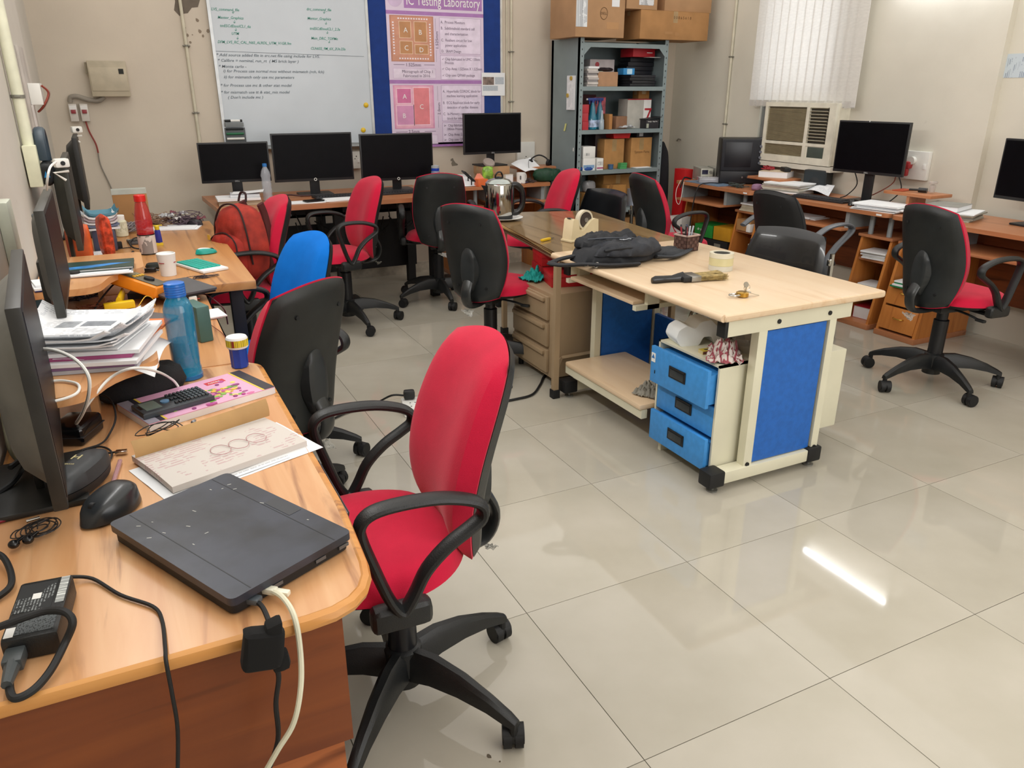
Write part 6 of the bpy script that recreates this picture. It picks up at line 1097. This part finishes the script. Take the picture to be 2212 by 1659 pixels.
part('key', B().lathe([(.001, 0), (.011, .0), (.011, .002), (.001, .002)], 14, M=Matrix.Translation((.012, 0, .046)) @ rot('X', 70)).box((.014, 0, .026), (.005, .0018, .024)), mat('a9a294', .3, .9), t); part('key', B().box((.048, -.006, .008), (.05, .005, .0018), rot('Y', 16, (.048, 0, .008))).lathe([(.001, 0), (.009, .0), (.009, .002), (.001, .002)], 14, (.024, -.006, .016)), mat('b5b2a6', .3, .9), t)
# on the blue drawer unit
UZ = .4995
A = P(1492, 742, z=UZ); t = thing('foam_packing', 'white foam packing block with notches on the drawer unit', 'foam', (.57, .06, UZ), -12); t.scale = (1.15, 1, 1.15)
fo = [(-.13, 0), (-.10, 0), (-.085, .03), (-.055, .03), (-.04, .0), (-.01, 0), (.005, .03), (.035, .03), (.05, 0), (.12, 0), (.14, .03), (.13, .06), (.10, .075), (.07, .06), (.05, .085), (.01, .09), (-.02, .06), (-.05, .085), (-.10, .085), (-.12, .05)]
fo = [(-x, z) for x, z in fo]
part('foam_body', B().prism(rounded(fo, .008, 3), -.05, .05, 'y'), mat('eef2f2', .7, var=.02), t)
A = P(1517, 764, z=UZ); t = thing('matchbox', 'small yellow matchbox on the drawer unit', 'matchbox', (A.x+.02, A.y, UZ), -8); part('tray', B().bx(-.027, .027, -.016, .016, .001, .0135), mat('c9b98c', .6), t); part('sleeve', B().bx(-.026, .026, -.017, .017, 0, .0145), mat('c9b440', .5), t); part('striker', B().bx(-.026, .026, -.0176, -.017, .002, .0125), mat('6b4038', .9), t); part('print', B().bx(-.01, .012, -.006, .006, .0145, .0149), mat('3a342a', .6), t)
def crumple(name, label, cat, loc, a, b, h, m, s, rz=0, n=34, amp=.5):
    def f(u, v):
        x, y = 2*u-1, 2*v-1; r = min(1, math.hypot(x, y)); k = (1-r**3)
        e = abs(noise.noise(Vector((x*2.6+s, y*2.6, s))))+.6*abs(noise.noise(Vector((x*6+s, y*6, 3))))
        return Vector((x*a*(1-.12*nz(y*3, s)), y*b*(1-.12*nz(x*3, s+2)), .006+h*(.25*k+amp*1.7*e*(.35+.65*k))))
    return solo(name, B().sheet(f, n, n, .0035), m, label, cat, loc, rz, ang=50)
crumple('checked_cloth', 'crumpled red and white checked cloth on the drawer unit', 'cloth', (.50, -.13, UZ), .10, .065, .075, plaid(), 3.3, 50, 40)
t = solo('clear_container', B().lathe([(.05, 0), (.056, .04), (.058, .06), (.055, .06), (.050, .004)], 24, cap=False), clear('b9b4ae', .1, .4), 'clear plastic bowl behind the checked cloth', 'bowl', (.63, -.11, UZ))
crumple('work_gloves', 'crumpled grey work gloves on the low beech shelf', 'gloves', (.50, .30, .2005), .09, .06, .06, mat('8d8a80', .9, var=.2), 8.1, 30)
t = thing('red_carton', 'red shoe-box style carton on the beige drawer unit, upper', 'box', (.64, 1.36, .5745), -14); part('body', B().bx(-.15, .15, -.10, .10, 0, .065, .002), mat('b2161f', .45), t); part('lid', B().bx(-.153, .153, -.103, .103, .045, .07, .002), mat('bd1a24', .45), t); text('The fast elegance', .018, mat('e6d8c0', .5), t, (-.12, -.1035, .018), FACE_Y)
t = thing('red_carton', 'red carton lid with white print on the beige drawer unit, in front', 'box', (.60, 1.17, .5005), -14); part('body', B().bx(-.15, .15, -.085, .085, 0, .05, .002), mat('b2161f', .45), t); part('lid', B().bx(-.153, .153, -.088, .088, .05, .07, .002), mat('c01c27', .45), t); text('Zalfa', .03, WHITE, t, (-.05, -.05, .0702))
carton('red_base_carton', 'low red carton between the drawer unit and the upper red carton', 'box', (.62, 1.36, .5005), -14, .28, .18, .072, mat('9c131c', .5), tape=False)
crumple('teal_cloth', 'turquoise cloth draped on the corner of the beige drawer unit', 'cloth', (.45, 1.33, .502), .085, .06, .07, mat('19a39c', .8), 5.2, 30)
# power strip and cables on the floor
A = P(892, 880, z=.02); t = thing('power_strip', 'white extension board with a black plug on the floor', 'power strip', (A.x, A.y, 0), -12); part('case', B().bx(-.05, .05, -.075, .075, 0, .045, .006), WPL, t)
part('switch', B().bx(-.015, .025, -.03, -.015, .045, .049), WHITE, t); part('plug', B().box((-.01, .05, .07), (.055, .04, .045), None, .012), BLK, t)
for y in (.0, -.045): part('socket_hole', B().cyl((-.012, y, .0445), (-.012, y, .0458), .004, n=8).cyl((.012, y, .0445), (.012, y, .0458), .004, n=8), DARK, t)
cable('black cable running along the floor from the extension board plug', [A+Vector((-.03, .05, .05)), A+Vector((-.09, .05, .06)), P(810, 872, z=.01), P(770, 885, z=.008), P(740, 895, z=.008), P(690, 920, z=.008)], .005, DARK)
cable('red and black cable from the extension board under the red chair', [A+Vector((.05, .0, .02)), A+Vector((.12, -.02, .01)), P(960, 880, z=.008), P(1010, 885, z=.008), P(1080, 870, z=.008)], .004, mat('6b1420', .5))
cable('black cable curving over the floor towards the drawer unit', [P(1080, 868, z=.008), P(1115, 862, z=.008), P(1150, 852, z=.008), P(1167, 830, z=.008), P(1176, 812, z=.008), P(1198, 800, z=.008), P(1230, 790, z=.008)], .006, DARK)
cable('thin black wire loop on the floor beside the nearest chair', [P(660, 1352, z=.005), P(690, 1352, z=.005), P(710, 1362, z=.005), P(700, 1374, z=.005), P(665, 1375, z=.005)], .0025, DARK)
fs = part('floor_stain', B().prism([(.05*math.cos(a)*random.uniform(.5, 1.4)-.98, .035*math.sin(a)*random.uniform(.5, 1.3)-1.13) for a in [k*.42 for k in range(15)]], .0001, .0004), mat('8f8471', .5, var=.3, scale=40), fl)
for k in range(22):
    x, y, r = random.gauss(-.98, .07), random.gauss(-1.12, .05), random.uniform(.002, .007)
    part('floor_stain', B().prism([(x+r*math.cos(a)*random.uniform(.6, 1.3), y+r*math.sin(a)*random.uniform(.6, 1.3)) for a in [q*.9 for q in range(7)]], .0001, .0004), mat('5d5242', .6), fl)
# ================================================================ things on the right desks
RZ = .7505
def psu(label, loc, rz):
    t = thing('power_supply', label, 'power supply', loc, rz, 'bench power supplies'); part('case', B().bx(-.05, .05, 0, .26, 0, .10, .003), mat('a3a39b', .5, .2), t); part('front_panel', B().bx(-.05, .05, -.006, 0, 0, .10, .002), mat('c9c7b8', .5), t)
    part('display', B().bx(-.042, .008, -.0075, -.006, .055, .09), mat('1c1c3c', .2), t); part('knob', B().cyl((.028, -.006, .075), (.028, -.022, .075), .011, n=14), mat('8c8a80', .4), t)
    for k in range(4): part('terminal', B().cyl((-.035+k*.022, -.006, .02), (-.035+k*.022, -.016, .02), .005, n=8), [DARK, mat('a32222', .4)][k % 2], t)
    return t
psu('white bench power supply nearest the red box on the right desk', (2.90, 2.90, RZ), -25); psu('white bench power supply between its twin and the black instrument', (3.02, 2.86, RZ), -25)
t = thing('test_instrument', 'large black box-shaped test instrument with knobs on the right desk', 'instrument', (3.02, 2.58, RZ), -33); t.scale = (1.15, 1.0, 1.12)
part('case', B().bx(-.175, .175, -.0, .22, .0, .315, .012), mat('0e0f14', .4), t); part('front_panel', B().bx(-.17, .17, -.01, 0, .095, .305, .003), mat('12151e', .6), t); part('lower_panel', B().bx(-.17, .17, -.012, 0, .01, .09, .003), mat('14151b', .4), t); part('window', B().bx(-.15, .03, -.012, -.01, .12, .29, .002), mat('12141c', .3), t)
for i in range(2):
    for j in range(4): part('knob', B().cyl((.085+i*.035, -.01, .15+j*.038), (.085+i*.035, -.024, .15+j*.038), .009, n=12), mat('5a5d66', .3, .4), t)
for k in range(4): part('connector', B().cyl((-.02+k*.035, -.012, .05), (-.02+k*.035, -.026, .05), .007, n=10), CHROME, t)
for k in range(5): part('side_vent', B().bx(.1745, .177, .06, .08, .06+k*.05, .09+k*.05), mat('8a8a86', .4), t)
t = tangle('tangle of green circuit boards and probe wires before the black instrument', 'wire_tangle', 'wires', (2.83, 2.45, RZ), .07, .09, .03, 90, .002, mat('3c4440', .6), 41)
solo('blue_board', B().box((0, 0, .003), (.17, .42, .005)), mat('6a7f96', .5), 'blue-grey mat along the front edge of the right desk', 'mat', (2.80, 2.74, RZ))
t = thing('parts_tray', 'clear lidded parts tray on the blue-grey mat', 'tray', (2.83, 2.78, RZ+.006), -28); part('tray_body', B().bx(-.09, .09, -.05, .05, 0, .035, .003), clear('b5b3b8', .1, .7), t); part('lid', B().bx(-.093, .093, -.053, .053, .035, .042, .002), clear('c5c3c8', .1, .7), t)
cable('bundle of black probe leads drooping over the desk edge by the power supplies', [(2.80, 2.98, .765), (2.74, 2.97, .78), (2.70, 2.95, .77), (2.68, 2.96, .70)], .007, DARK)
cable('white looped wire hanging from the desk edge by the red backrest', [(2.70, 2.98, .76), (2.66, 2.98, .68), (2.65, 2.96, .60), (2.66, 2.93, .57), (2.67, 2.92, .64), (2.70, 2.94, .75)], .002, WPL)
cable('thick black cable hanging in front of the right desk beside the power supplies', [(2.86, 2.66, .757), (2.74, 2.68, .765), (2.66, 2.70, .74), (2.63, 2.71, .62), (2.62, 2.72, .42)], .0045, DARK)
book('book', 'thick cream book wrapped in red cable on the raised shelf beside the air conditioner', (3.02, 2.24, .8405), -62, .22, .17, .045, mat('c9b79a', .6)); 
tangle('red wires on the thick cream book', 'wire_tangle', 'wires', (3.0, 2.32, .886), .05, .05, .03, 50, .0028, mat('a32a34', .5), 51)
solo('black_adapter', B().box((0, 0, .015), (.12, .05, .03), None, .006).tube([(-.06, 0, .02), (-.1, .02, .02)], .004), DARK, 'black adapter lying on the thick cream book', 'adapter', (3.04, 2.17, .886), 60)
t = thing('desk_speaker', 'black desktop speaker box below the air conditioner', 'speaker', (3.13, 1.93, RZ), -70); part('cabinet', B().bx(-.085, .085, -.06, .06, 0, .165, .005), mat('1c2326', .5), t); part('grille', B().bx(-.078, .078, -.063, -.06, .01, .155, .004), mat('222a2e', .8, bump=.5), t); part('cone', B().lathe([(.045, 0), (.03, .004), (.001, .006)], 20, M=Matrix.Translation((0, -.063, .07)) @ Matrix.Rotation(PI/2, 4, 'X')), mat('171b1e', .6), t)
papers('tall stack of notebooks and white papers on the right desk behind the mesh chair', (2.93, 2.02, RZ), -76, .30, .22, .075, 8, mats=[mat('c9c4b0', .7), PAPER, mat('9b9a92', .7), mat('e0ddd0', .7)], jit=.014)
solo('white_sheet', B().sheet(lambda u, v: Vector((.2*u-.1, .16*v-.08, .02+.06*u*v+.02*math.sin(4*u))), 8, 8, .001), TX1, 'loose printed sheet curling against the speaker and paper stack', 'paper', (3.04, 1.84, RZ), -60)
solo('pink_pouch', B().pad(lambda a, b, e: Vector((a*.05, b*.04, .015+.03*e)), lambda a, b, e: Vector((a*.05, b*.04, .015-.0148*e)), 12, 10, .5), mat('8c6a86', .7), 'dusty purple pouch with black strap in front of the raised shelf', 'pouch', (2.84, 2.24, RZ), 20)
t = monitor('black monitor with pale rear edge beside the right wall switchboard', (3.0, 1.405, RZ), -84, .515, .335, .937, logo='DELL', m=mat('222426', .4)); part('webcam_mark', B().box((-.03, -.013, .522), (.004, .003, .012)), WHITE, t)
kbd('black keyboard on the right desk in front of its monitor', (2.86, 1.62, RZ), -84, .42, .14); mouse('black mouse right of the keyboard on the right desk', (2.83, 1.33, RZ), -80, BLKG, .10, .06, .035)
t = papers('wide stack of bright white papers on the right desk', (2.84, 1.10, RZ), -78, .30, .22, .04, 8, jit=.02)
papers('stack of grey newspapers and a book behind the red chair on the right', (2.92, .72, RZ), -70, .34, .26, .045, 7, mats=[mat('a9a79a', .8), mat('c4c0ae', .8), mat('8c8a7e', .8)], jit=.02); book('book', 'grey paperback on the newspaper stack behind the red chair', (2.93, .74, RZ+.0455), -74, .20, .24, .03, mat('8a8a84', .6))
monitor('black monitor cut off by the right edge of the photo', (3.02, .27, RZ), -96, .55, .33, .88, m=mat('1e2022', .4))
solo('lens_clip', B().cyl((0, 0, .016), (.05, 0, .016), .015, n=14).tube([(-.06, .02, .012), (0, 0, .016)], .007), BLKG, 'black lens-like clip on the small raised shelf by the switchboard', 'clip', (3.0, 1.0, .8605), -70)
solo('clear_figure', B().box((0, 0, .03), (.03, .03, .05), None, .01).box((.0, 0, .065), (.045, .035, .018), None, .006), clear('c4bcb6', .1, .6), 'small clear plastic holder on the raised shelf by the switchboard', 'holder', (3.03, .93, .8605))
solo('orange_card', B().box((0, 0, .003), (.13, .07, .004)), mat('b04a2a', .5), 'orange-brown card lying on the raised shelf by the switchboard', 'card', (3.01, 1.12, .8605), 10)
for u0, lab in ((0, 'black monitor cable hanging behind the right monitor, left one'), (1, 'black monitor cable hanging behind the right monitor, right one')):
    y = 1.55-u0*.35; cable(lab, [(3.03, y, .97), (3.06, y-.03, .86), (3.04, y+.02, .78), (3.02, y+.06, .757)], .004, DARK)
cable('reddish cable from the wall plug down to the right desk', [(WR_X-.07, 1.32, .97), (WR_X-.06, 1.33, .88), (3.1, 1.40, .80), (3.05, 1.48, .757)], .004, mat('7a3a2a', .5))
# inside the right desk towers
for k, (x, y, z, rz, lab, h, mm) in enumerate(((2.88, 2.27, .5885, -85, 'stack of cream notebooks on the tower top between the silver posts', .06, ['c9c0a8', 'b9ae98']), (2.87, 1.09, .2405, -80, 'loose white papers on the low tower shelf of the middle right desk', .03, ['dcdde0', 'c9c6c0']), (2.87, 1.09, .4375, -82, 'white papers on the upper tower shelf of the middle right desk', .05, ['dcdde0', 'c9c9c4']))):
    papers(lab, (x, y, z), rz, .17, .16, h, 5, mats=[mat(q, .7) for q in mm], jit=.012)
carton('carton', 'small brown carton on the tower shelf of the far right desk', 'box', (2.86, 2.29, .4375), -88, .15, .14, .085, CARD2, tape=False); carton('white_carton', 'small white carton beside the brown one on the tower shelf', 'box', (2.84, 2.225, .4375), -88, .04, .12, .06, WHITE, tape=False)
papers('green folders on the shelf above the two drawers', (2.83, .77, .3165), -86, .20, .17, .04, 4, mats=[mat('1c7a4a', .5), PAPER, mat('1f8a54', .5)], jit=.016); book('red_folder', 'red folder under the loose papers of the middle right desk tower', (2.88, 1.09, .0355), -84, .17, .16, .08, mat('a81c2c', .5))
papers('white papers on the keyboard tray of the middle right desk', (2.84, 1.75, .6165), -86, .26, .16, .012, 3, jit=.02)
# gifts and boxes under the far right desk
t = carton('gift_box', 'white box with a red triangular pattern under the far right desk', 'box', (2.72, 2.98, .30), -80, .15, .12, .16, mat('c9c4c0', .6), tape=False); part('red_pattern', B().prism([(-.07, .01), (-.05, .14), (.0, .06), (.06, .01), (.04, .01), (-.0, .045), (-.04, .10), (-.05, .01)], -.0615, -.0602, 'y'), mat('b02434', .5), t)
carton('black_case', 'black storage case carrying the white box under the far right desk', 'box', (2.74, 2.96, 0), -80, .24, .22, .298, mat('1b1b1d', .6), tape=False)
t = carton('green_box', 'green box with white lettering under the far right desk', 'box', (2.84, 2.70, .33), -84, .20, .2, .10, mat('1c8030', .5), tape=False); text('dr swift', .03, WHITE, t, (-.07, -.1015, .05), FACE_Y)
carton('yellow_box', 'yellow box beside the green box under the far right desk', 'box', (2.86, 2.50, .33), -84, .18, .2, .105, mat('c08a1c', .5), tape=False)
t = thing('system_unit', 'black computer tower with a silver latch under the far right desk', 'computer', (2.88, 2.62, 0), -88); part('case', B().bx(-.20, .20, -.13, .13, 0, .325, .006), DARK, t); part('latch', B().bx(.06, .13, -.135, -.13, .27, .30, .002), mat('a5a49c', .3, .6), t)
